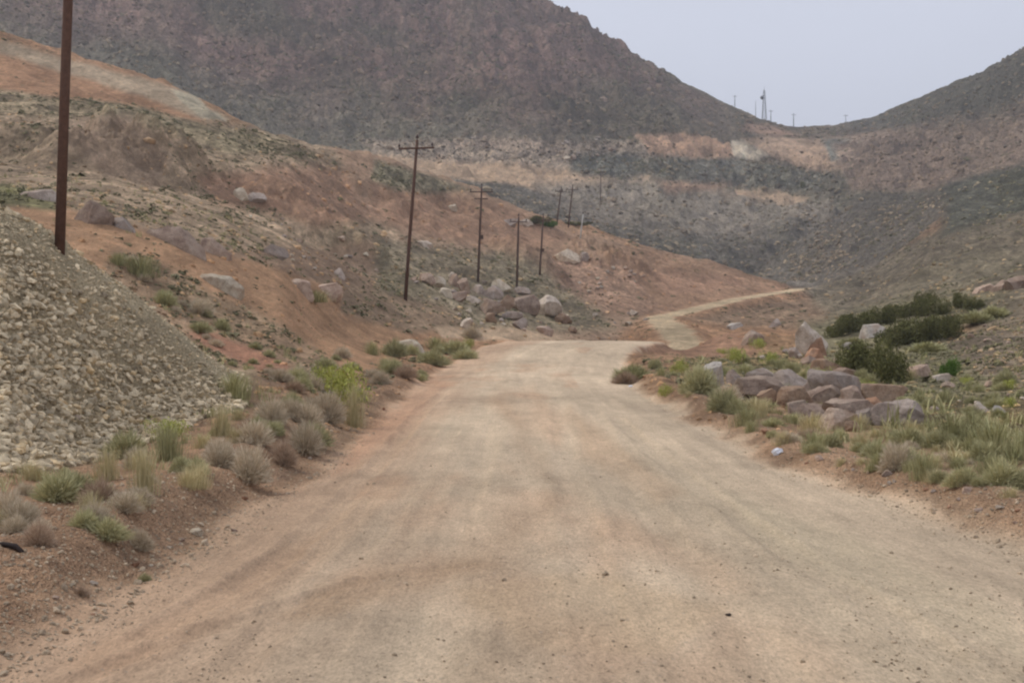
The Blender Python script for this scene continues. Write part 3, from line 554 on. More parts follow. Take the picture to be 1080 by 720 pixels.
# loose gravel on road and verges
n = 110000
X, Y, px = sample(n, -80, 1160, 6.5, 60); out, s = roadinfo(X, Y)
pr = np.where(out > -.25, .55 * np.exp(-(out - .3) ** 2 / 1.6) + .12, .05 + .35 * np.exp(-((s - .45) / .1) ** 2) * sstep(.0, .4, fbm(X / 1.2, Y / 2.5, 3, 88)) + .22 * sstep(.1, .45, fbm(X / .8, Y / 1.6, 3, 89)))
pr = pr * np.clip(14 / Y, .15, 1)
keep = (rng.random(n) < pr) & (heapmask(X, Y) < .3); X, Y, out = X[keep], Y[keep], out[keep]
S = np.exp(rng.normal(math.log(.0052), .5, len(X))) * (1 + .9 * (out > 0)); S = np.clip(S, .003, .04)
g = rng.uniform(.62, 1.25, len(X)); cl = np.stack([g, g * .92, g * .84], 1)
scatter('gravel', SH, np.stack([X, Y, H(X, Y) + S * .2], 1), S, cl, M['stone_mass'], .5, .8, kind='stuff', label='loose gravel strewn over the dirt road and verges', category='gravel')
# stones over the slopes
def mass_on_slopes(name, n, y0, y1, which, size, mat, protos, gate, lab, cat, flat=.8, warm=.9):
    X, Y, px = sample(n * 3, -130, 1260, y0, y1)
    e0 = Zbase(X * .98, Y * .98); e1 = Zbase(X * 1.02, Y * 1.02); sl_ = ((e1 - EYE) / (Y * 1.02) - (e0 - EYE) / (Y * .98)) * F / .04
    kk = rng.random(len(X)) < np.clip(sl_ / 260, .04, 1); X, Y, px = X[kk], Y[kk], px[kk]; Zv = H(X, Y); col, veg, rock, w = ground(X, Y, Zv)
    py = CY - (Zv - EYE) / Y * F
    d = veg if which == 'veg' else rock
    clump = sstep(-.25, .45, fbm(X / (1 + Y * .02), Y / (2 + Y * .05), 4, 101 if which == 'veg' else 202))
    keep = (rng.random(len(X)) < d * (clump * (.8 if which == 'veg' else .5) + .2) * gate) & (py > -40) & (py < 760) & (w < .1)
    X, Y, Zv, col = X[keep], Y[keep], Zv[keep], col[keep]
    S = np.exp(rng.normal(0, .4, len(X))) * np.interp(Y, *size)
    if mat is M['stone_mass']:
        g = rng.uniform(.3, 1.1, len(X)); cl = np.stack([g, g * .94, g * .88], 1)
        fr = np.where(Y < 330, .65, .35)[:, None]; cl = cl * (1 - fr) + (col / col.mean(1, keepdims=True)) * g[:, None] * fr
        ds = np.interp(Y, [0, 200, 500, 700], [1, .85, .52, .46])[:, None]; cl = cl * ds
    else:
        g = np.clip(rng.normal(.45, .22, len(X)), 0, 1); cl = np.stack([g, g, g], 1)
    print(name, len(X))
    scatter(name, protos, np.stack([X, Y, Zv - S * .1], 1), S, cl, mat, .3, flat, kind='stuff', label=lab, category=cat)
mass_on_slopes('loose_stones', 95000, 22, 330, 'rock', ([20, 60, 150, 330], [.04, .08, .16, .3]), M['stone_mass'], SH, .8, 'small stones scattered over the orange slopes', 'stones')
mass_on_slopes('scree', 90000, 330, 860, 'rock', ([330, 860], [.38, .95]), M['stone_mass'], SH, .75, 'grey scree and rocks on the far mountain', 'scree')
mass_on_slopes('scrub', 100000, 30, 330, 'veg', ([30, 60, 150, 330], [.09, .14, .24, .42]), M['scrub_mass'], SCR, .9, 'low dry scrub growing over the hillside', 'scrub', .7)
mass_on_slopes('mountain_scrub', 110000, 330, 860, 'veg', ([330, 860], [.32, .8]), M['scrub_mass'], SCR, .85, 'dark low scrub dotting the far mountain', 'scrub', .7)
# thin meadow grass
n = 80000
X, Y, px = sample(n, -160, 1420, 9, 75); Zv = H(X, Y); col, veg, rock, w = ground(X, Y, Zv); out, s = roadinfo(X, Y)
right = (X > 0); pr = veg * np.where(right, .5, .4) * sstep(-.35, .3, fbm(X / 1.6, Y / 2.6, 3, 63)) * sstep(1.1, 2.2, out)
keep = (rng.random(n) < pr); X, Y, Zv = X[keep], Y[keep], Zv[keep]
S = np.exp(rng.normal(math.log(.13), .35, len(X))); g = np.clip(rng.normal(.45, .25, len(X)), 0, 1)
scatter('grass', TUF, np.stack([X, Y, Zv - .01], 1), S, np.stack([g, g, g], 1), M['grass_mass'], .1, 1., kind='stuff', label='short dry grass growing on the verges', category='grass')

# ------------------------------------------------------------------ boulders
_bcache = {}
def boulder_mesh(seed, mat, elong=1):
    k = (seed, mat)
    if k in _bcache: return _bcache[k]
    r = np.random.default_rng(1000 + seed); v, f = blocky(5, r, 13, 0)
    # chips and weathering
    s = seed * 3.1
    nn = fbm(v[:, 0] * 2 + s, v[:, 1] * 2 + v[:, 2] * 1.7, 4, seed) * .10 + fbm(v[:, 0] * 7 + s, v[:, 1] * 7 - v[:, 2] * 6, 3, seed + 5) * .045
    v = v * (1 + nn)[:, None]
    mn, mx = v.min(0), v.max(0); v = (v - (mn + mx) / 2) / ((mx - mn) / 2)
    me = mesh_np('boulder', v, f.ravel(), 3, M[mat], None, True)
    me.set_sharp_from_angle(angle=math.radians(38)) if hasattr(me, 'set_sharp_from_angle') else None
    _bcache[k] = me; return me
def boulder(x0, x1, y0, y1, mat, lab, tilt=0, group=None, seed=None, name='boulder', Yat=None, deep=.8, yaw=None, deep_in=.15):
    x0, x1 = x0 - (x1 - x0) * .05, x1 + (x1 - x0) * .05
    px = (x0 + x1) / 2; pyb = y1
    X, Y, Zg = ray(px, pyb - (y1 - y0) * .10)
    if Yat: Y = Yat; X = (px - CX) / F * Y; Zg = H1(X, Y)
    wd = (x1 - x0) / F * Y; ht = (y1 - y0) / F * Y
    seed = seed if seed is not None else random.randrange(18)
    o = link(name, boulder_mesh(seed, mat))
    dep = max(min(wd, ht * 1.6), ht) * deep
    zc = EYE + (CY - (y0 + y1) / 2) / F * Y
    # sit a fifth into the ground
    sink = ht * deep_in
    kx, kz = (1.12, 1.3) if group == GP else (1.0, 1.05); o.scale = (wd / 2 * kx, dep / 2, ht / 2 * kz + sink / 2)
    o.rotation_euler = (random.uniform(-.1, .1), math.radians(tilt), yaw if yaw is not None else random.uniform(-.25, .25))
    o.location = (X, Y + dep * .3, Zg + ht / 2 - sink)
    o['label'] = lab; o['category'] = 'boulder'
    if group: o['group'] = group
    return o
GP = 'boulders piled beside the road on the right'
R_ = [
 (742, 763, 385, 411, 'boulder_white', 'upright pale grey boulder nearest the road, left of the roadside pile', 5),
 (780, 832, 401, 423, 'boulder_purple', 'long reddish brown slab with a dark end, leftmost of the roadside pile', 3),
 (789, 821, 390, 402, 'boulder_grey', 'flat grey boulder behind the long reddish slab', 0),
 (820, 855, 393, 411, 'boulder_grey', 'grey purple boulder right behind the long reddish slab', 8),
 (822, 856, 410, 432, 'boulder_brown', 'tan humped boulder in front of the grey purple ones', -6),
 (850, 884, 409, 431, 'boulder_purple', 'dark purple boulder at the middle of the roadside pile', 4),
 (854, 914, 394, 424, 'boulder_grey', 'long pale grey slab sloping down to the right across the pile', 20),
 (860, 897, 382, 402, 'boulder_brown', 'rounded brown boulder at the top of the roadside pile', 6),
 (842, 876, 428, 446, 'boulder_purple', 'low grey purple boulder at the front of the pile', 0),
 (872, 920, 422, 447, 'boulder_purple', 'broad dark purple boulder under the long pale slab', 12),
 (869, 904, 434, 456, 'boulder_pink', 'pale topped boulder nearest the grass, foremost in the pile', 0),
 (913, 953, 407, 428, 'boulder_brown', 'brown grey block at the upper right of the pile', 10),
 (914, 933, 422, 443, 'boulder_orange', 'small rusty red boulder wedged between two larger ones', 0),
 (929, 977, 423, 453, 'boulder_grey', 'grey slab leaning down at the right end of the pile', 24)]
for i, (a, b, c, d, m, lab, t) in enumerate(R_): boulder(a, b, c, d, m, lab, t, GP, seed=i % 18)
bw = boulder(840, 872, 340, 378, 'boulder_pale', 'tall split boulder with one whitish and one orange face beside the valley', -6, seed=3, yaw=.5)
O_ = [(852, 876, 352, 378, 'boulder_orange', 'orange half of the tall split boulder', 6), (851, 873, 367, 381, 'boulder_orange', 'thin orange slab leaning at the foot of the tall split boulder', 32),
 (832, 846, 364, 379, 'boulder_grey', 'small grey boulder left of the tall split boulder', 0), (845, 866, 373, 385, 'boulder_pink', 'low pinkish rock in front of the tall split boulder', 0),
 (784, 808, 347, 364, 'boulder_pink', 'pinkish grey boulder on the orange rise past the bend', 20), (767, 783, 337, 349, 'boulder_white', 'small white boulder below the far stretch of road', 12),
 (811, 826, 334, 345, 'boulder_grey', 'grey boulder half buried under the road embankment', 0),
 (911, 943, 338, 357, 'boulder_white', 'whitish boulder among the dark bushes', 4), (957, 986, 380, 399, 'boulder_pink', 'pinkish boulder right of the big dark bush', 10),
 (984, 1004, 392, 404, 'boulder_pale', 'low pale boulder below the round green bush', 0), (889, 904, 359, 369, 'boulder_white', 'small white boulder left of the long dark hedge of bushes', 0),
 (1027, 1046, 421, 437, 'boulder_pale', 'pale rock in the grass at the right', 0), (1047, 1061, 426, 436, 'boulder_white', 'small white rock in the grass at the right edge', 0),
 (1048, 1068, 293, 307, 'boulder_purple', 'reddish outcrop high on the right slope', 0), (1062, 1090, 288, 306, 'boulder_purple', 'dark reddish outcrop at the right edge of the slope', 0), (1028, 1050, 298, 308, 'boulder_pink', 'pink stone left of the reddish outcrop', 0),
 (77, 115, 209, 238, 'boulder_purple', 'large purplish boulder just right of the nearest pole', 14), (110, 142, 226, 242, 'boulder_grey', 'dark grey boulder touching the large purplish one', 12),
 (152, 217, 235, 262, 'boulder_purple', 'long flat purplish slab above the orange bank', 12), (208, 242, 250, 270, 'boulder_purple', 'tapering end slab above the orange bank', 16),
 (209, 254, 286, 307, 'boulder_cream', 'split whitish slab lying alone on the orange bank', 12),
 (270, 303, 255, 271, 'boulder_grey', 'grey flat boulder above the right end of the orange bank', 4), (303, 332, 292, 309, 'boulder_pink', 'pink and grey boulder at the foot of the slope', 6), (328, 360, 294, 312, 'boulder_pink', 'wide low pinkish boulder with weeds below it', 10),
 (348, 363, 281, 292, 'boulder_grey', 'small dark boulder above the wide pinkish one', 0), (416, 449, 355, 373, 'boulder_cream', 'rounded cream boulder beside the bend on the left', 0), (20, 60, 196, 212, 'boulder_grey', 'flat grey boulder left of the nearest pole', 8)]
for i, (a, b, c, d, m, lab, t) in enumerate(O_): boulder(a, b, c, d, m, lab, t, seed=(i * 5 + 2) % 18, deep_in=.5)
X_ = [(800, 818, 412, 428, 'boulder_brown', 'squat brown boulder in front of the long reddish slab', 0), (846, 866, 400, 417, 'boulder_purple', 'purple block pinned under the long pale slab', 10), (890, 912, 410, 428, 'boulder_purple', 'dark block between the long pale slab and the brown grey block', -8),
 (905, 926, 432, 450, 'boulder_grey', 'grey boulder wedged low between the front boulders', 6), (832, 850, 424, 438, 'boulder_purple', 'small purple boulder at the front left of the pile', 0), (880, 902, 390, 404, 'boulder_pink', 'pinkish boulder behind the long pale slab', 8), (768, 784, 392, 408, 'boulder_grey', 'grey boulder left of the long reddish slab', 0), (893, 906, 445, 456, 'boulder_brown', 'small brown stone right of the pale topped boulder', 0)]
for i, (a, b, c, d, m, lab, t) in enumerate(X_): boulder(a, b, c, d, m, lab, t, GP, seed=(i * 5 + 9) % 18)
GM = 'boulders tumbled below the second and third poles'
P_ = [(442, 459, 288, 301, 'boulder_pink', 'pink boulder at the left end of the tumbled pile'), (457, 470, 292, 305, 'boulder_cream', 'cream boulder second from the left end of the tumbled pile'), (472, 487, 289, 303, 'boulder_pink', 'pinkish block under the third pole'),
 (463, 478, 304, 314, 'boulder_cream', 'low cream rock in the lower row of the tumbled pile'), (474, 493, 308, 319, 'boulder_pink', 'pink flat rock in the lower row of the tumbled pile'), (482, 495, 294, 310, 'boulder_pink', 'narrow pink rock left of the third pole foot'),
 (492, 507, 312, 321, 'boulder_pale', 'pale low rock at the middle of the tumbled pile'), (506, 530, 302, 316, 'boulder_grey', 'grey boulder just below the cream rounded one'), (519, 538, 295, 308, 'boulder_cream', 'rounded cream boulder on top of the tumbled pile'),
 (506, 532, 317, 334, 'boulder_purple', 'dark grey boulder facing the road in the tumbled pile'), (527, 543, 311, 328, 'boulder_brown', 'brown boulder wedged at the centre of the tumbled pile'), (537, 569, 311, 331, 'boulder_purple', 'purplish slab left of the largest pale boulder'),
 (560, 592, 312, 336, 'boulder_pale', 'largest pale grey boulder at the right of the tumbled pile'), (586, 603, 330, 342, 'boulder_brown', 'brown rock right of the largest pale boulder'), (541, 556, 336, 348, 'boulder_grey', 'grey rock at the foot of the tumbled pile'),
 (530, 551, 329, 339, 'boulder_grey', 'flat greenish grey rock in the lower middle of the pile'), (486, 498, 335, 348, 'boulder_pale', 'pale upright rock standing alone below the pile'), (566, 583, 344, 354, 'boulder_pink', 'pinkish rock at the roadside below the pile'),
 (600, 609, 344, 352, 'boulder_brown', 'small brown rock at the roadside below the pile'), (543, 560, 303, 313, 'boulder_grey', 'dark rock behind the purplish slab'), (498, 512, 300, 311, 'boulder_grey', 'grey rock beside the third pole foot'),
 (512, 524, 330, 341, 'boulder_brown', 'small brown rock below the dark grey boulder')]
for i, (a, b, c, d, m, lab) in enumerate(P_): boulder(a, b, c, d, m, lab, random.uniform(-8, 12), GM, seed=(i * 7 + 1) % 18)
Q_ = [(585, 612, 263, 280, 'boulder_cream', 'pale slab jutting from the orange slope right of the fifth pole', 14), (612, 622, 266, 276, 'boulder_grey', 'grey rock right of the jutting pale slab', 0), (532, 546, 231, 240, 'boulder_grey', 'grey rock beside the head of the fourth pole', 0), (548, 563, 231, 239, 'boulder_pale', 'pale rock between the fourth and fifth pole heads', 0),
 (473, 482, 216, 223, 'boulder_cream', 'cream rock on the slope left of the third pole head', 0), (440, 455, 254, 262, 'boulder_pale', 'pale flat rock right of the second pole', 6), (246, 262, 198, 212, 'boulder_cream', 'cream outcrop in the orange hillside', 8), (262, 280, 204, 216, 'boulder_grey', 'grey outcrop in the orange hillside', 0)]
for a, b, c, d, m, lab, t in Q_: boulder(a, b, c, d, m, lab, t)
boulder(633, 641, 103, 108, 'boulder_pink', 'lone pale boulder on the dark mountain face', 0)
# single rocks nobody could tell apart
def rocks(n, poly, y0, y1, sz, mats, lab, group, name='rock', dens=None):
    poly = np.array(poly, float); k = 0; tries = 0
    while k < n and tries < 4000:
        tries += 1
        px = random.uniform(poly[:, 0].min(), poly[:, 0].max()); py = random.uniform(poly[:, 1].min(), poly[:, 1].max())
        if polydist(poly, np.array([px]), np.array([py]))[0] < 0: continue
        X, Y, Zg = ray(px, py)
        if not y0 < Y < y1: continue
        w = random.lognormvariate(0, .35) * sz / F * Y; h = w * random.uniform(.45, .75)
        o = link(name, boulder_mesh(random.randrange(18), random.choice(mats)))
        o.scale = (w / 2, w / 2 * random.uniform(.6, .9), h / 2); o.rotation_euler = (random.uniform(-.3, .3), random.uniform(-.3, .3), random.uniform(0, 6.28)); o.location = (X, Y, Zg + h * .25)
        o['label'] = lab; o['category'] = 'rock'; o['group'] = group; k += 1
PALE = ['boulder_pink', 'boulder_pale', 'boulder_cream', 'boulder_grey']
rocks(26, [(430, 285), (500, 288), (610, 340), (600, 355), (500, 345), (440, 305)], 50, 200, 7, PALE, 'small rock lying among the tumbled boulders below the poles', 'small rocks among the tumbled boulders')
rocks(22, [(235, 225), (300, 230), (400, 265), (400, 300), (330, 285), (250, 250)], 45, 150, 6, PALE, 'small pale rock strewn on the slope above the orange bank', 'small rocks above the orange bank')
rocks(24, [(600, 262), (680, 290), (690, 345), (620, 345), (600, 300)], 80, 280, 6, PALE, 'pale rock scattered on the slope left of the far road', 'rocks left of the far road')
rocks(26, [(760, 365), (860, 360), (930, 395), (1080, 400), (1080, 440), (960, 440), (860, 400), (770, 390)], 28, 110, 7, PALE + ['boulder_purple'], 'rock lying in the weeds around the roadside boulders', 'rocks in the weeds on the right')
rocks(22, [(1000, 330), (1085, 310), (1085, 430), (1020, 400)], 30, 200, 7, ['boulder_purple', 'boulder_brown', 'boulder_pink'], 'brown rock on the stony slope at the right edge', 'rocks on the right slope')
rocks(26, [(480, 143), (640, 143), (660, 175), (560, 165), (480, 160)], 400, 700, 4.5, PALE, 'pale block in the rockfall at the foot of the mountain', 'blocks at the mountain foot')
rocks(20, [(0, 430), (120, 440), (100, 482), (0, 480)], 12, 26, 5.5, ['boulder_cream', 'boulder_pale', 'boulder_brown'], 'larger broken stone at the foot of the crushed rock heap', 'larger stones of the heap')
rocks(18, [(680, 400), (740, 440), (850, 490), (1080, 560), (1080, 535), (860, 475), (720, 420)], 8, 60, 7, PALE + ['boulder_orange'], 'stone lying along the right hand edge of the road', 'stones along the right road edge')
rocks(18, [(0, 640), (150, 590), (290, 500), (400, 425), (410, 430), (300, 520), (160, 625), (0, 690)], 6, 60, 7, PALE + ['boulder_orange'], 'stone lying along the left hand edge of the road', 'stones along the left road edge')

# ------------------------------------------------------------------ plants
def leafcol(g): return np.repeat(np.clip(g, 0, 1)[:, None], 3, 1)
def twig_shrub(seed, mat, n=2600, w=.008, dome=.85, upr=0.):
    r = np.random.default_rng(seed); vs = []; g = []
    d = r.normal(size=(n, 3)); d[:, 2] = np.abs(d[:, 2]) + .05 + upr; d /= np.linalg.norm(d, axis=1)[:, None]
    lump = 1 + .14 * np.sin(d[:, 0] * 5 + seed) * np.cos(d[:, 1] * 6 + seed * 2) + .08 * np.sin(d[:, 2] * 9 + d[:, 0] * 7)
    r0 = r.uniform(.1, .8, n); r1 = np.minimum(r0 + r.uniform(.2, .45, n), 1.04) * lump
    side = np.cross(d, r.normal(size=(n, 3))); side /= np.linalg.norm(side, axis=1)[:, None]
    bend = r.normal(size=(n, 3)) * .07
    sc = np.array([1, 1, dome])
    a = d * r0[:, None] * sc; b = (d * r1[:, None] + bend) * sc; m_ = (a + b) / 2 + r.normal(size=(n, 3)) * .03
    s = side * w
    V = np.stack([a - s, a + s, m_ + s, m_ - s, b], 1).reshape(-1, 3)
    k = (np.arange(n) * 5)[:, None]; Fq = np.concatenate([k + [0, 1, 2], k + [0, 2, 3], k + [3, 2, 4]], 1).reshape(-1)
    V[:, 2] = np.maximum(V[:, 2], -.02)
    gg = np.clip(r.normal(.5, .22, n), 0, 1); g = np.repeat(gg, 5)
    return mesh_np('shrub', V, Fq, 3, M[mat], leafcol(g))
def leaf_bush(seed, mat, n=3800, s=.035, flatb=.9, lobes=9):
    r = np.random.default_rng(seed); c = []
    L_ = [(r.uniform(-.75, .75), r.uniform(-.6, .6), r.uniform(.1, .6), r.uniform(.22, .5)) for _ in range(lobes)] + [(0, 0, .4, .5)]
    per = n // len(L_) + 1
    for lx, ly, lz, lr in L_:
        d = r.normal(size=(per, 3)); d /= np.linalg.norm(d, axis=1)[:, None]
        rr = lr * r.uniform(.45, 1.05, per) ** .7 * (1 + .2 * np.sin(d[:, 0] * 8 + seed) * np.sin(d[:, 2] * 7)) * r.uniform(.85, 1.12, per)
        c.append(np.stack([lx + d[:, 0] * rr, ly + d[:, 1] * rr, lz + d[:, 2] * rr], 1))
    c = np.concatenate(c); c = c[c[:, 2] > .0]; n = len(c)
    a = r.normal(size=(n, 3)); a /= np.linalg.norm(a, axis=1)[:, None]; b = np.cross(a, r.normal(size=(n, 3))); b /= np.linalg.norm(b, axis=1)[:, None]
    sz = s * r.uniform(.6, 1.5, n)[:, None]
    V = np.stack([c - a * sz * 1.5, c + b * sz * .7, c + a * sz * 1.5, c - b * sz * .7], 1).reshape(-1, 3)
    k = (np.arange(n) * 4)[:, None]; Fq = (k + [0, 1, 2, 3]).reshape(-1)
    V[:, 2] *= flatb
    g = np.repeat(np.clip(r.normal(.5, .22, n), 0, 1), 4)
    me = mesh_np('bush', V, Fq, 4, M[mat], leafcol(g)); return me
def grass_clump(seed, mat, n=520, w=.009, spread=.8, out=.95):
    r = np.random.default_rng(seed); V = []; g = []
    for i in range(n):
        a = r.uniform(0, 6.283); rad = abs(r.normal(0, spread * .5)); cx, cy = math.cos(a) * rad, math.sin(a) * rad
        le = r.uniform(.35, 1.05) * (1 - .35 * min(rad, 1)); a2 = a + r.normal(0, .6); o = out * r.uniform(.1, 1) * le
        s = np.array([-math.sin(a2), math.cos(a2), 0]) * w; c = np.array([cx, cy, -.02]); dv = np.array([math.cos(a2), math.sin(a2), 0])
        m1 = c + dv * o * .25 + [0, 0, le * .5]; m2 = c + dv * o * .62 + [0, 0, le * .85]; t = c + dv * o * 1.05 + [0, 0, le * (.95 if r.random() < .6 else .8)]
        V += [c - s, c + s, m1 + s, m1 - s, m2 + s * .7, m2 - s * .7, t]; gg = min(max(r.normal(.5, .24), 0), 1); g += [gg * .6] * 2 + [gg] * 5
    V = np.array(V); k = (np.arange(n) * 7)[:, None]
    Fq = np.concatenate([k + [0, 1, 2], k + [0, 2, 3], k + [3, 2, 4], k + [3, 4, 5], k + [5, 4, 6]], 1).reshape(-1)
    return mesh_np('clump', V, Fq, 3, M[mat], leafcol(np.array(g)))
PM = {'dry': [twig_shrub(s, 'dry_twig') for s in (1, 2, 3)], 'brown': [twig_shrub(s, 'brown_twig') for s in (4, 5)], 'sage': [twig_shrub(s, 'sage', 2600, .011) for s in (6, 7, 8)],
      'green': [grass_clump(s, 'green') for s in (9, 10, 11)], 'straw': [grass_clump(s, 'straw', 380, .008) for s in (12, 13)], 'bright': [leaf_bush(s, 'bright', 1500, .03, 1.1) for s in (14, 15)],
      'dark': [leaf_bush(s, 'dark', 5200, .026, .95) for s in (16, 17, 18, 19)], 'deep': [leaf_bush(s, 'darkgreen', 4200, .03, .95) for s in (20, 21)], 'greenbush': [twig_shrub(s, 'green', 2400, .013, 1., .3) for s in (22, 23)]}
NAMES = {'dry': ('dry_shrub', 'shrub'), 'brown': ('dry_shrub', 'shrub'), 'sage': ('sage_shrub', 'shrub'), 'green': ('grass_tuft', 'grass tuft'), 'straw': ('grass_tuft', 'grass tuft'), 'bright': ('leafy_shrub', 'shrub'), 'dark': ('bush', 'bush'), 'deep': ('bush', 'bush'), 'greenbush': ('leafy_shrub', 'shrub')}
def plant(kind, px, pyb, w, h, lab, group=None, deep=1., yaw=None):
    X, Y, Zg = ray(px, pyb); o = link(NAMES[kind][0], random.choice(PM[kind]))
    W = w / F * Y / 2; Hh = h / F * Y
    o.scale = (W, W * deep, Hh); o.rotation_euler = (0, 0, yaw if yaw is not None else random.uniform(0, 6.28)); o.location = (X, Y + W * .2, Zg - .02)
    o['label'] = lab; o['category'] = NAMES[kind][1]
    if group: o['group'] = group
    return o
HL = [('dry', 146, 579, 34, 30, 'round grey dry shrub standing on the red dirt, foremost on the left verge'), ('brown', 40, 576, 40, 36, 'brown dry shrub at the left edge above the dark scrap'), ('sage', 112, 568, 50, 30, 'grey green shrub left of the round grey one'), ('sage', 88, 556, 36, 26, 'low grey green shrub behind the roadside shrubs on the left'),
 ('dry', 262, 508, 52, 52, 'large pale pinkish dry shrub at the top of the red bank'), ('dry', 230, 492, 44, 34, 'grey dry shrub left of the large pale one'), ('dry', 268, 468, 46, 34, 'grey dry shrub behind the large pale one'), ('brown', 299, 490, 30, 34, 'dark brown green shrub right of the large pale one'), ('dry', 322, 478, 44, 44, 'grey dry shrub spilling toward the road edge'),
 ('dry', 345, 446, 44, 44, 'tall grey dry shrub left of the yellow green bush'), ('sage', 330, 470, 46, 30, 'grey green shrub at the road edge below the yellow green bush'), ('dry', 306, 442, 40, 30, 'grey dry shrub in the middle of the left thicket'), ('brown', 310, 413, 28, 16, 'small brown shrub above the left thicket'), ('dry', 285, 446, 40, 34, 'pale dry shrub at the back of the left thicket'),
 ('bright', 362, 428, 56, 46, 'yellow green leafy bush rising above the left thicket'), ('straw', 372, 450, 34, 56, 'straw stems at the foot of the yellow green bush'), ('bright', 340, 412, 36, 28, 'small fresh green bush left of the yellow green one'),
 ('green', 247, 420, 56, 34, 'bright green grass patch at the foot of the rock heap'), ('straw', 150, 520, 50, 64, 'tall straw coloured tuft left of the red bank'), ('green', 176, 486, 50, 50, 'tall green tuft at the base of the heap'), ('bright', 176, 462, 46, 22, 'flat yellow green plant at the base of the heap'), ('straw', 232, 460, 36, 44, 'thin straw tuft below the bright green grass patch'), ('straw', 112, 508, 44, 48, 'pale straw tuft left of the tall straw coloured one'),
 ('brown', 84, 626, 24, 12, 'flat little dry shrub near the ruts at the lower left'), ('sage', 152, 613, 18, 14, 'small grey green sprout at the road edge'), ('dry', 20, 556, 50, 40, 'grey shrub at the left edge of the frame'), ('sage', 60, 528, 60, 40, 'wide grey green shrub below the heap at the left'), ('brown', 104, 530, 50, 34, 'brown shrub below the heap at the left'),
 ('green', 148, 292, 52, 28, 'green grass tuft behind the crest of the heap'), ('green', 124, 280, 26, 18, 'small green tuft near the crest of the heap'), ('brown', 660, 405, 34, 17, 'low brown dry shrub at the right edge of the bend'), ('bright', 718, 394, 26, 17, 'bright green bush beside the right edge of the bend'), ('bright', 703, 417, 22, 14, 'small bright green plant nearest the bend'),
 ('greenbush', 668, 402, 50, 18, 'olive bush at the right edge of the bend'), ('green', 392, 374, 24, 18, 'small green tuft near the cream boulder'), ('bright', 495, 367, 18, 12, 'small green plant at the left of the road crest'), ('sage', 480, 373, 40, 18, 'sage shrub at the left of the road crest'), ('brown', 427, 398, 30, 18, 'brown shrub below the cream boulder'), ('sage', 456, 385, 40, 20, 'grey green shrub right of the cream boulder'),
 ('bright', 812, 386, 22, 16, 'fresh green plant behind the flat grey boulder'), ('bright', 800, 368, 22, 12, 'fresh green plant near the pinkish grey boulder'), ('green', 330, 318, 44, 16, 'green weeds below the wide pinkish boulder'), ('green', 1005, 470, 70, 44, 'tall green grass clump right of the roadside pile'), ('green', 1050, 476, 70, 44, 'tall green grass clump at the right edge'), ('green', 1030, 462, 60, 36, 'tall green grass clump behind the others at the right'),
 ('sage', 1018, 508, 34, 22, 'blue green cushion shrub at the right road edge'), ('sage', 1076, 516, 34, 28, 'blue green shrub cut by the right frame edge'), ('sage', 962, 492, 26, 24, 'dark sage shrub on the right verge'), ('dry', 832, 466, 34, 14, 'flat dry shrub beside the white litter'), ('brown', 856, 462, 34, 14, 'brown shrub just right of the white litter')]
for k_, px, py, w, h, lab in HL: plant(k_, px, py, w, h, lab)
BU = [('dark', 912, 398, 46, 34, 'left half of the big dark bush near the boulders'), ('dark', 940, 404, 44, 38, 'right half of the big dark bush near the boulders'), ('deep', 1005, 397, 28, 20, 'round deep green bush alone on the right'),
 ('dark', 944, 365, 34, 22, 'dark bush at the left end of the long row'), ('dark', 966, 362, 40, 26, 'dark bush second from the left in the long row'), ('dark', 988, 358, 40, 26, 'dark bush third from the left in the long row'), ('dark', 1008, 356, 28, 22, 'dark bush at the right end of the long row'),
 ('dark', 880, 356, 26, 14, 'small olive bush left of the whitish boulder'), ('dark', 902, 351, 34, 18, 'olive bush above the whitish boulder'), ('dark', 920, 345, 28, 18, 'olive bush behind the whitish boulder'), ('dark', 940, 341, 30, 18, 'olive bush in the row behind the long row'), ('dark', 955, 335, 24, 16, 'olive bush right of the row behind'),
 ('dark', 972, 334, 22, 18, 'dark round bush left of the cluster of three'), ('dark', 977, 322, 22, 13, 'dark round bush at the top of the cluster of three'), ('dark', 991, 332, 22, 16, 'dark round bush right in the cluster of three'), ('dark', 1012, 324, 18, 14, 'left of the two highest round bushes'), ('dark', 1026, 328, 24, 15, 'right of the two highest round bushes'),
 ('greenbush', 1030, 342, 50, 14, 'light green low bush on the bank at the right'), ('greenbush', 1050, 336, 40, 14, 'light green low bush highest on the right bank'), ('greenbush', 900, 366, 44, 10, 'low green thicket before the whitish boulder'), ('greenbush', 980, 372, 60, 12, 'low green thicket below the long dark row'),
 ('dark', 565, 236, 26, 10, 'dark green bush on the crest behind the fifth pole'), ('deep', 580, 240, 24, 9, 'deep green bush right of the fifth pole head'), ('dark', 606, 238, 30, 6, 'flat dark green bush on the crest near the sixth pole'), ('dark', 847, 198, 6, 7, 'tiny dark tree alone on the far slope')]
for k_, px, py, w, h, lab in BU: plant(k_, px, py, w * (1.3 if k_ == 'dark' and w > 12 else 1), h * (1.35 if k_ in ('dark', 'deep') and h > 12 else 1), lab, 'dark bushes in the valley on the right' if px > 870 else None, deep=.8)
def plants(n, poly, y0, y1, w, kinds, lab, group, asp=(.5, .8)):
    poly = np.array(poly, float); k = 0; tries = 0
    while k < n and tries < 3000:
        tries += 1
        px = random.uniform(poly[:, 0].min(), poly[:, 0].max()); py = random.uniform(poly[:, 1].min(), poly[:, 1].max())
        if polydist(poly, np.array([px]), np.array([py]))[0] < 0: continue
        X, Y, Zg = ray(px, py)
        if not y0 < Y < y1: continue
        ww = w * min(1.55, random.lognormvariate(0, .4)); plant(random.choice(kinds), px, py, ww, ww * random.uniform(*asp), lab, group); k += 1
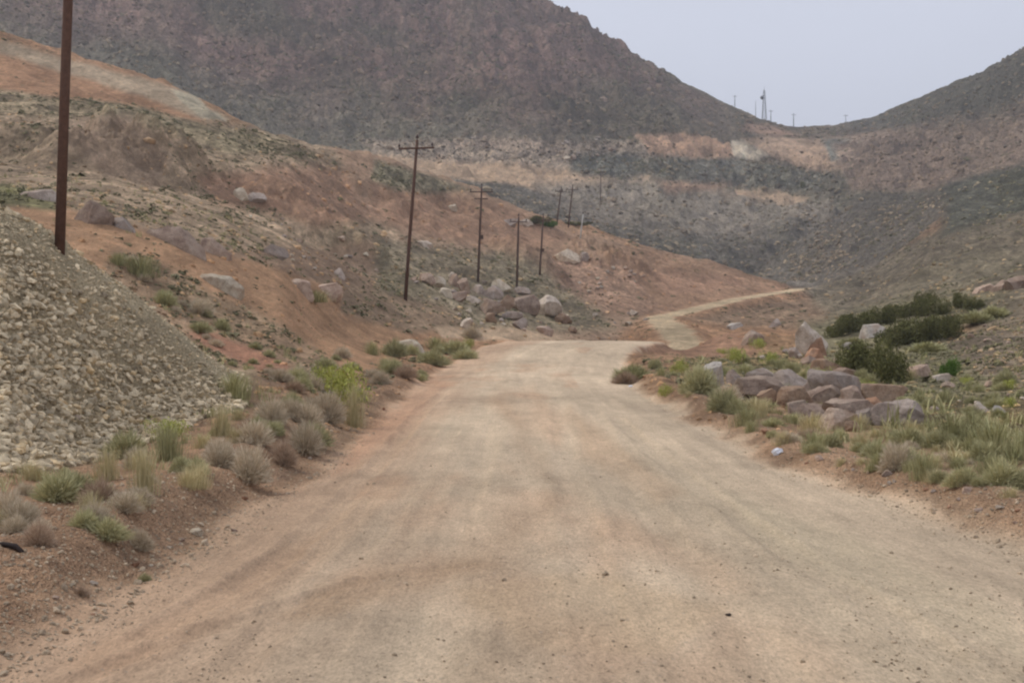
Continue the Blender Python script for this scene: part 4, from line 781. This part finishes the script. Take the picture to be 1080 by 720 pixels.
for kd, nm, q in (('dry', 'grey dry shrub', 14), ('sage', 'grey green shrub', 12), ('straw', 'straw coloured grass tuft', 14)):
    plants(q, [(-20, 590), (120, 545), (250, 500), (330, 450), (340, 420), (250, 440), (180, 470), (60, 500), (-20, 510)], 9, 32, 34, [kd], f'{nm} in the thicket between road and rock heap', f'{nm}s in the left thicket', (.5, .85))
for kd, nm, q in (('dry', 'small grey dry shrub', 28), ('sage', 'small grey green shrub', 30), ('green', 'small green tuft', 10)):
    plants(q, [(250, 395), (350, 430), (400, 420), (520, 368), (500, 355), (430, 365), (370, 372), (300, 385), (150, 285), (130, 275), (120, 290), (210, 350)], 24, 80, 20, [kd], f'{nm} along the left side before the bend', f'{nm}s before the bend', (.45, .75))
for kd, nm, q in (('green', 'green grass tuft', 24), ('sage', 'grey green cushion shrub', 24), ('straw', 'dry straw tuft', 34), ('dry', 'low grey dry shrub', 10)):
    plants(q, [(720, 420), (800, 462), (900, 495), (1000, 512), (1090, 530), (1090, 470), (960, 455), (860, 450), (780, 425), (740, 405)], 12, 45, 30, [kd], f'{nm} on the grassy right verge', f'{nm}s on the right verge', (.45, .8))
for kd, nm, q in (('green', 'green weed', 22), ('sage', 'sage shrub', 34), ('bright', 'yellow green weed', 10), ('straw', 'dry grass tuft', 10)):
    plants(q, [(680, 380), (760, 372), (860, 385), (1000, 400), (1090, 405), (1090, 455), (980, 445), (850, 400), (700, 410)], 25, 110, 18, [kd], f'{nm} in the rocky field on the right', f'{nm}s in the right field', (.45, .8))

# ------------------------------------------------------------------ poles and masts
def tube(pts, radii, seg=12, cap=True):
    """one swept tube as vertices and faces"""
    V = []; Fc = []
    pts = [Vector(p) for p in pts]
    for i, p in enumerate(pts):
        d = (pts[min(i+1, len(pts)-1)] - pts[max(i-1, 0)]).normalized(); a = d.orthogonal().normalized() if abs(d.z) < .99 else Vector((1, 0, 0)); a = (a - a.dot(d) * d).normalized(); b = d.cross(a)
        for k in range(seg):
            t = 2 * math.pi * k / seg; V.append(p + (a * math.cos(t) + b * math.sin(t)) * radii[i])
    for i in range(len(pts) - 1):
        for k in range(seg): Fc.append((i*seg + k, i*seg + (k+1) % seg, (i+1)*seg + (k+1) % seg, (i+1)*seg + k))
    if cap: Fc.append(tuple(range(seg))[::-1]); Fc.append(tuple(range((len(pts)-1)*seg, len(pts)*seg)))
    return V, Fc
class MB:
    def __init__(s): s.v = []; s.f = []
    def add(s, vf):
        k = len(s.v); s.v += list(vf[0]); s.f += [tuple(i + k for i in q) for q in vf[1]]; return s
    def box(s, c, d, R=None):
        c = Vector(c); R = R or Matrix.Identity(3); vs = [c + R @ Vector((x*d[0]/2, y*d[1]/2, z_*d[2]/2)) for x in (-1, 1) for y in (-1, 1) for z_ in (-1, 1)]
        return s.add((vs, [(0,1,3,2),(4,6,7,5),(0,4,5,1),(2,3,7,6),(0,2,6,4),(1,5,7,3)]))
    def build(s, name, mat, parent=None, smooth=False, **pr):
        me = bpy.data.meshes.new(name); me.from_pydata([tuple(v) for v in s.v], [], s.f); me.materials.append(M[mat])
        for p in me.polygons: p.use_smooth = smooth
        me.update(); return link(name, me, parent, **pr)
def insulator(mb, p, h):
    x, y, z_ = p; mb.add(tube([(x, y, z_), (x, y, z_ + h*.35), (x, y, z_ + h*.4), (x, y, z_ + h*.7), (x, y, z_ + h*.75), (x, y, z_ + h)], [h*.08, h*.08, h*.3, h*.26, h*.2, h*.16], 10))
def utility_pole(bx, by, tx, ty, rad, arms, lab, Yat=None, mat='rust', bracket=None):
    X, Y, Zg = ray(bx, by)
    if Yat: Y = Yat; X = (bx - CX) / F * Y; Zg = H1(X, Y)
    h = (EYE + (CY - ty) / F * Y) - Zg; dx = (tx - bx) / F * Y
    e = bpy.data.objects.new('utility_pole', None); COL.objects.link(e); e.location = (X, Y, Zg); e['label'] = lab; e['category'] = 'utility pole'; e['group'] = 'utility poles along the left slope'
    MB().add(tube([(0, 0, -.5), (dx*.33, 0, h*.33), (dx*.67, 0, h*.67), (dx, 0, h)], [rad*1.12, rad*1.05, rad*.95, rad*.82], 14)).build('pole_shaft', mat, e, True)
    for (dz, half, tilt, ins) in arms:
        zz = h - dz; xx = dx * zz / h; R = Matrix.Rotation(tilt, 3, 'Y')
        a = MB().box((xx, -rad - .06, zz), (half * 2, .1, .1), R)
        pass
        ao = a.build('crossarm', mat, e)
        for q in ins:
            m_ = MB(); insulator(m_, (xx + q * half, -rad - .06, zz + .04 - math.sin(tilt) * q * half), .26); m_.build('insulator', 'ceramic', ao, True)
    m_ = MB(); insulator(m_, (dx, 0, h), .34); m_.build('insulator', 'ceramic', e, True)
    if bracket:
        zz = h * bracket; MB().box((dx*bracket + rad + .12, -.05, zz), (.3, .3, .42)).add(tube([(dx*bracket, 0, zz - .3), (dx*bracket + rad + .1, -.05, zz - .15)], [.03, .03], 6)).build('fuse_box', 'rust2', e)
    return e
utility_pole(62, 263, 83, -300, .078, [(.5, 1.0, 0, (-.95, .95))], 'nearest rusty brown utility pole standing on the crushed rock heap')
utility_pole(427, 316, 440, 148, .1, [(.5, 1.05, -.03, (-.97, .9))], 'second utility pole with a wide crossarm, left of the tumbled boulders')
utility_pole(504, 297, 508, 197, .115, [(.55, 1.2, 0, (-.9, .9)), (1.25, .7, 0, ())], 'third utility pole, behind the left end of the tumbled boulders', mat='rust2', bracket=.47)
utility_pole(545, 304, 547, 229, .11, [(.5, .9, 0, (-.9, .9))], 'fourth utility pole, rising behind the cream boulder', mat='rust2')
utility_pole(569, 290, 573, 228, .11, [(.5, .9, 0, (-.9, .9))], 'fifth utility pole with a small box halfway up', mat='rust2', bracket=.42)
utility_pole(587, 237, 592, 199, .11, [(.5, 1., 0, (-.9, .9))], 'sixth utility pole, left one of the close pair on the crest', mat='rust2')
utility_pole(599, 240, 604, 197, .11, [(.5, 1., 0, (-.9, .9))], 'seventh utility pole, right one of the close pair on the crest', mat='rust2')
utility_pole(633, 212, 634, 176, .14, [(.5, 1., 0, (-.9, .9))], 'faint eighth utility pole before the sandy bench', mat='rust2')
e = utility_pole(612, 250, 615, 226, .1, [], 'short pale post leaning beside the crest of the orange slope', mat='paint'); e['category'] = 'post'; e.name = 'survey_post'; del e['group']
def skyline(px):
    Ys = np.linspace(600, 860, 600); Xs = (px - CX) / F * Ys; p = CY - (H(Xs, Ys) - EYE) / Ys * F; i = int(np.argmin(p)); return Xs[i], Ys[i], H1(Xs[i], Ys[i])
def mast(px, hpx, lab, arm=True, r=.22):
    X, Y, Zg = skyline(px); h = hpx / F * Y
    e = bpy.data.objects.new('radio_mast', None); COL.objects.link(e); e.location = (X, Y, Zg); e['label'] = lab; e['category'] = 'mast'; e['group'] = 'thin masts on the skyline'
    MB().add(tube([(0, 0, -1), (0, 0, h * .6), (0, 0, h)], [r, r * .8, r * .5], 8)).build('mast_shaft', 'steel', e, True)
    if arm: MB().box((0, -r, h * .86), (2.4, .2, .22)).build('crossarm', 'steel', e)
mast(775, 13, 'thin mast with a short crossarm, leftmost on the skyline'); mast(797, 17, 'thin plain mast just left of the lattice tower', False, .16); mast(813, 13, 'thin mast just right of the lattice tower'); mast(837, 14, 'mast with a crossarm at the lowest point of the saddle', True, .25); mast(892, 8, 'tiny mast on the right side of the saddle', True, .18)
X, Y, Zg = skyline(806); h = 31 / F * Y
e = bpy.data.objects.new('lattice_tower', None); COL.objects.link(e); e.location = (X, Y, Zg - .3); e['label'] = 'grey lattice radio tower with a dish standing on the saddle'; e['category'] = 'tower'
def corner(k, zz):
    w = 1.1 * (1 - zz / h) + .5; a = math.pi / 4 + k * math.pi / 2; return Vector((math.cos(a) * w, math.sin(a) * w, zz))
for k in range(4): MB().add(tube([corner(k, -1), corner(k, h)], [.1, .07], 6)).build('leg', 'steel', e)
br = MB(); N = 8
for i in range(N):
    z0, z1 = h * i / N, h * (i + 1) / N
    for k in range(4):
        br.add(tube([corner(k, z0), corner((k+1) % 4, z1)], [.045, .045], 5)); br.add(tube([corner((k+1) % 4, z0), corner(k, z1)], [.045, .045], 5)); br.add(tube([corner(k, z1), corner((k+1) % 4, z1)], [.045, .045], 5))
br.build('bracing', 'steel', e)
MB().add(tube([(-1.4, -.9, h * .74), (-1.4, -1.2, h * .74), (-1.4, -1.35, h * .74)], [.35, 1.0, 1.05], 16)).build('dish', 'steel', e, True)
MB().add(tube([(0, 0, h), (0, 0, h + 2.2)], [.09, .05], 6)).build('antenna', 'steel', e)

# ------------------------------------------------------------------ litter and scrap
def crumple(seed, n=4):
    r = np.random.default_rng(seed); v, f = ico(3); nn = fbm(v[:, 0] * 2.5 + 5, v[:, 1] * 2.5 + v[:, 2] * 2, 4, seed, .6); v = v * (1 + nn * .55)[:, None] + r.normal(size=v.shape) * .03; return v, f
v, f = crumple(5); X, Y, Zg = ray(820, 479)
link('plastic_bag', mesh_np('bag', v * [.075, .05, .055], f.ravel(), 3, M['litter'], None, False), None, (X, Y, Zg + .035), label='crumpled white plastic bag lying at the right road edge', category='litter')
v, f = crumple(8); X, Y, Zg = ray(665, 408)
link('plastic_scrap', mesh_np('scrap', v * [.07, .05, .03], f.ravel(), 3, M['litter'], None, False), None, (X, Y, Zg + .02), label='small pale plastic scrap beside the brown dry shrub at the bend', category='litter')
X, Y, Zg = ray(20, 580)
mb = MB().add(tube([(-.22, .02, .025), (-.12, 0, .045), (-.02, -.02, .03), (.05, -.05, -.01)], [.012, .018, .022, .014], 10)); mb.build('scrap_pipe', 'rubber', None, True, loc=(X, Y, Zg), label='dark bent scrap pipe half buried in the red bank', category='scrap')
X, Y, Zg = ray(768, 649); v, f = blocky(2, rng, 7, .04)
link('dark_stone', mesh_np('stone', v * [.022, .018, .012], f.ravel(), 3, M['rubber'], None, False), None, (X, Y, Zg + .008), label='single black stone on the smooth right side of the road', category='stone')

# ------------------------------------------------------------------ air, light, camera
HAZE = .0003
if HAZE:
    m = bpy.data.materials.new('haze'); m.use_nodes = True; nt = m.node_tree; nt.nodes.remove(nt.nodes['Principled BSDF'])
    v = nt.nodes.new('ShaderNodeVolumePrincipled'); v.inputs['Density'].default_value = HAZE; v.inputs['Color'].default_value = (.86, .9, .98, 1); v.inputs['Anisotropy'].default_value = .2
    nt.links.new(v.outputs[0], nt.nodes['Material Output'].inputs['Volume'])
    zt = 460; mb = MB(); me = bpy.data.meshes.new('haze'); 
    x0, x1, y0, y1, zb = -7600, 4600, -60, 3300, -30
    me.from_pydata([(a, b, c) for a in (x0, x1) for b in (y0, y1) for c in (zb, zt)], [], [(0,1,3,2),(4,6,7,5),(0,4,5,1),(2,3,7,6),(0,2,6,4),(1,5,7,3)]); me.materials.append(m)
    link('haze', me, kind='stuff')
w = bpy.data.worlds.new('World'); scene.world = w; w.use_nodes = True; nt = w.node_tree; bg = nt.nodes['Background']
SUN_EL, SUN_AZ = math.radians(46), math.radians(-62)
sky = nt.nodes.new('ShaderNodeTexSky'); sky.sky_type = 'NISHITA'; sky.sun_disc = False; sky.sun_elevation = SUN_EL; sky.sun_rotation = SUN_AZ; sky.air_density = 1.; sky.dust_density = 3.
# overcast: the blue sky veiled by an even pale cloud deck
mx = nt.nodes.new('ShaderNodeMix'); mx.data_type = 'RGBA'; mx.inputs[0].default_value = .86; nt.links.new(sky.outputs[0], mx.inputs[6]); mx.inputs[7].default_value = (6.15, 6.38, 7.35, 1)
cn = nt.nodes.new('ShaderNodeTexNoise'); cn.inputs['Scale'].default_value = 2.2; cn.inputs['Detail'].default_value = 5; tc = nt.nodes.new('ShaderNodeTexCoord'); mp = nt.nodes.new('ShaderNodeMapping'); mp.inputs['Scale'].default_value = (1, 1, 4); nt.links.new(tc.outputs['Generated'], mp.inputs[0]); nt.links.new(mp.outputs[0], cn.inputs['Vector'])
cm = nt.nodes.new('ShaderNodeMix'); cm.data_type = 'RGBA'; cm.blend_type = 'MULTIPLY'; cm.inputs[0].default_value = 1; nt.links.new(mx.outputs[2], cm.inputs[6]); nt.links.new(ramp(nt, cn.outputs['Fac'], [(.3, g3(.965)), (.7, g3(1.035))]), cm.inputs[7])
nt.links.new(cm.outputs[2], bg.inputs['Color']); bg.inputs['Strength'].default_value = .1
sl = bpy.data.lights.new('sun', 'SUN'); sl.energy = 1.5; sl.angle = math.radians(11); sl.color = (1, .94, .85); so = bpy.data.objects.new('sun', sl); COL.objects.link(so)
d = Vector((math.sin(SUN_AZ) * math.cos(SUN_EL), math.cos(SUN_AZ) * math.cos(SUN_EL), math.sin(SUN_EL))); so.rotation_euler = d.to_track_quat('Z', 'Y').to_euler()
cam = bpy.data.cameras.new('camera'); cam.sensor_width = 36; cam.lens = 50 * 1080 / 1080; cam.clip_end = 12000; cam.clip_start = .1
co = bpy.data.objects.new('camera', cam); COL.objects.link(co); co.location = (0, 0, EYE); co.rotation_euler = (math.radians(90), 0, 0); scene.camera = co
scene.view_settings.view_transform = 'Standard'; scene.view_settings.look = 'None'; scene.view_settings.gamma = 1; scene.view_settings.exposure = .43
scene.render.engine = 'CYCLES'; c = scene.cycles; c.use_denoising = True; c.max_bounces = 4; c.diffuse_bounces = 3; c.volume_bounces = 0; c.pixel_filter_type = 'BLACKMAN_HARRIS'; c.filter_width = 2.2; c.use_adaptive_sampling = True; c.adaptive_threshold = .01
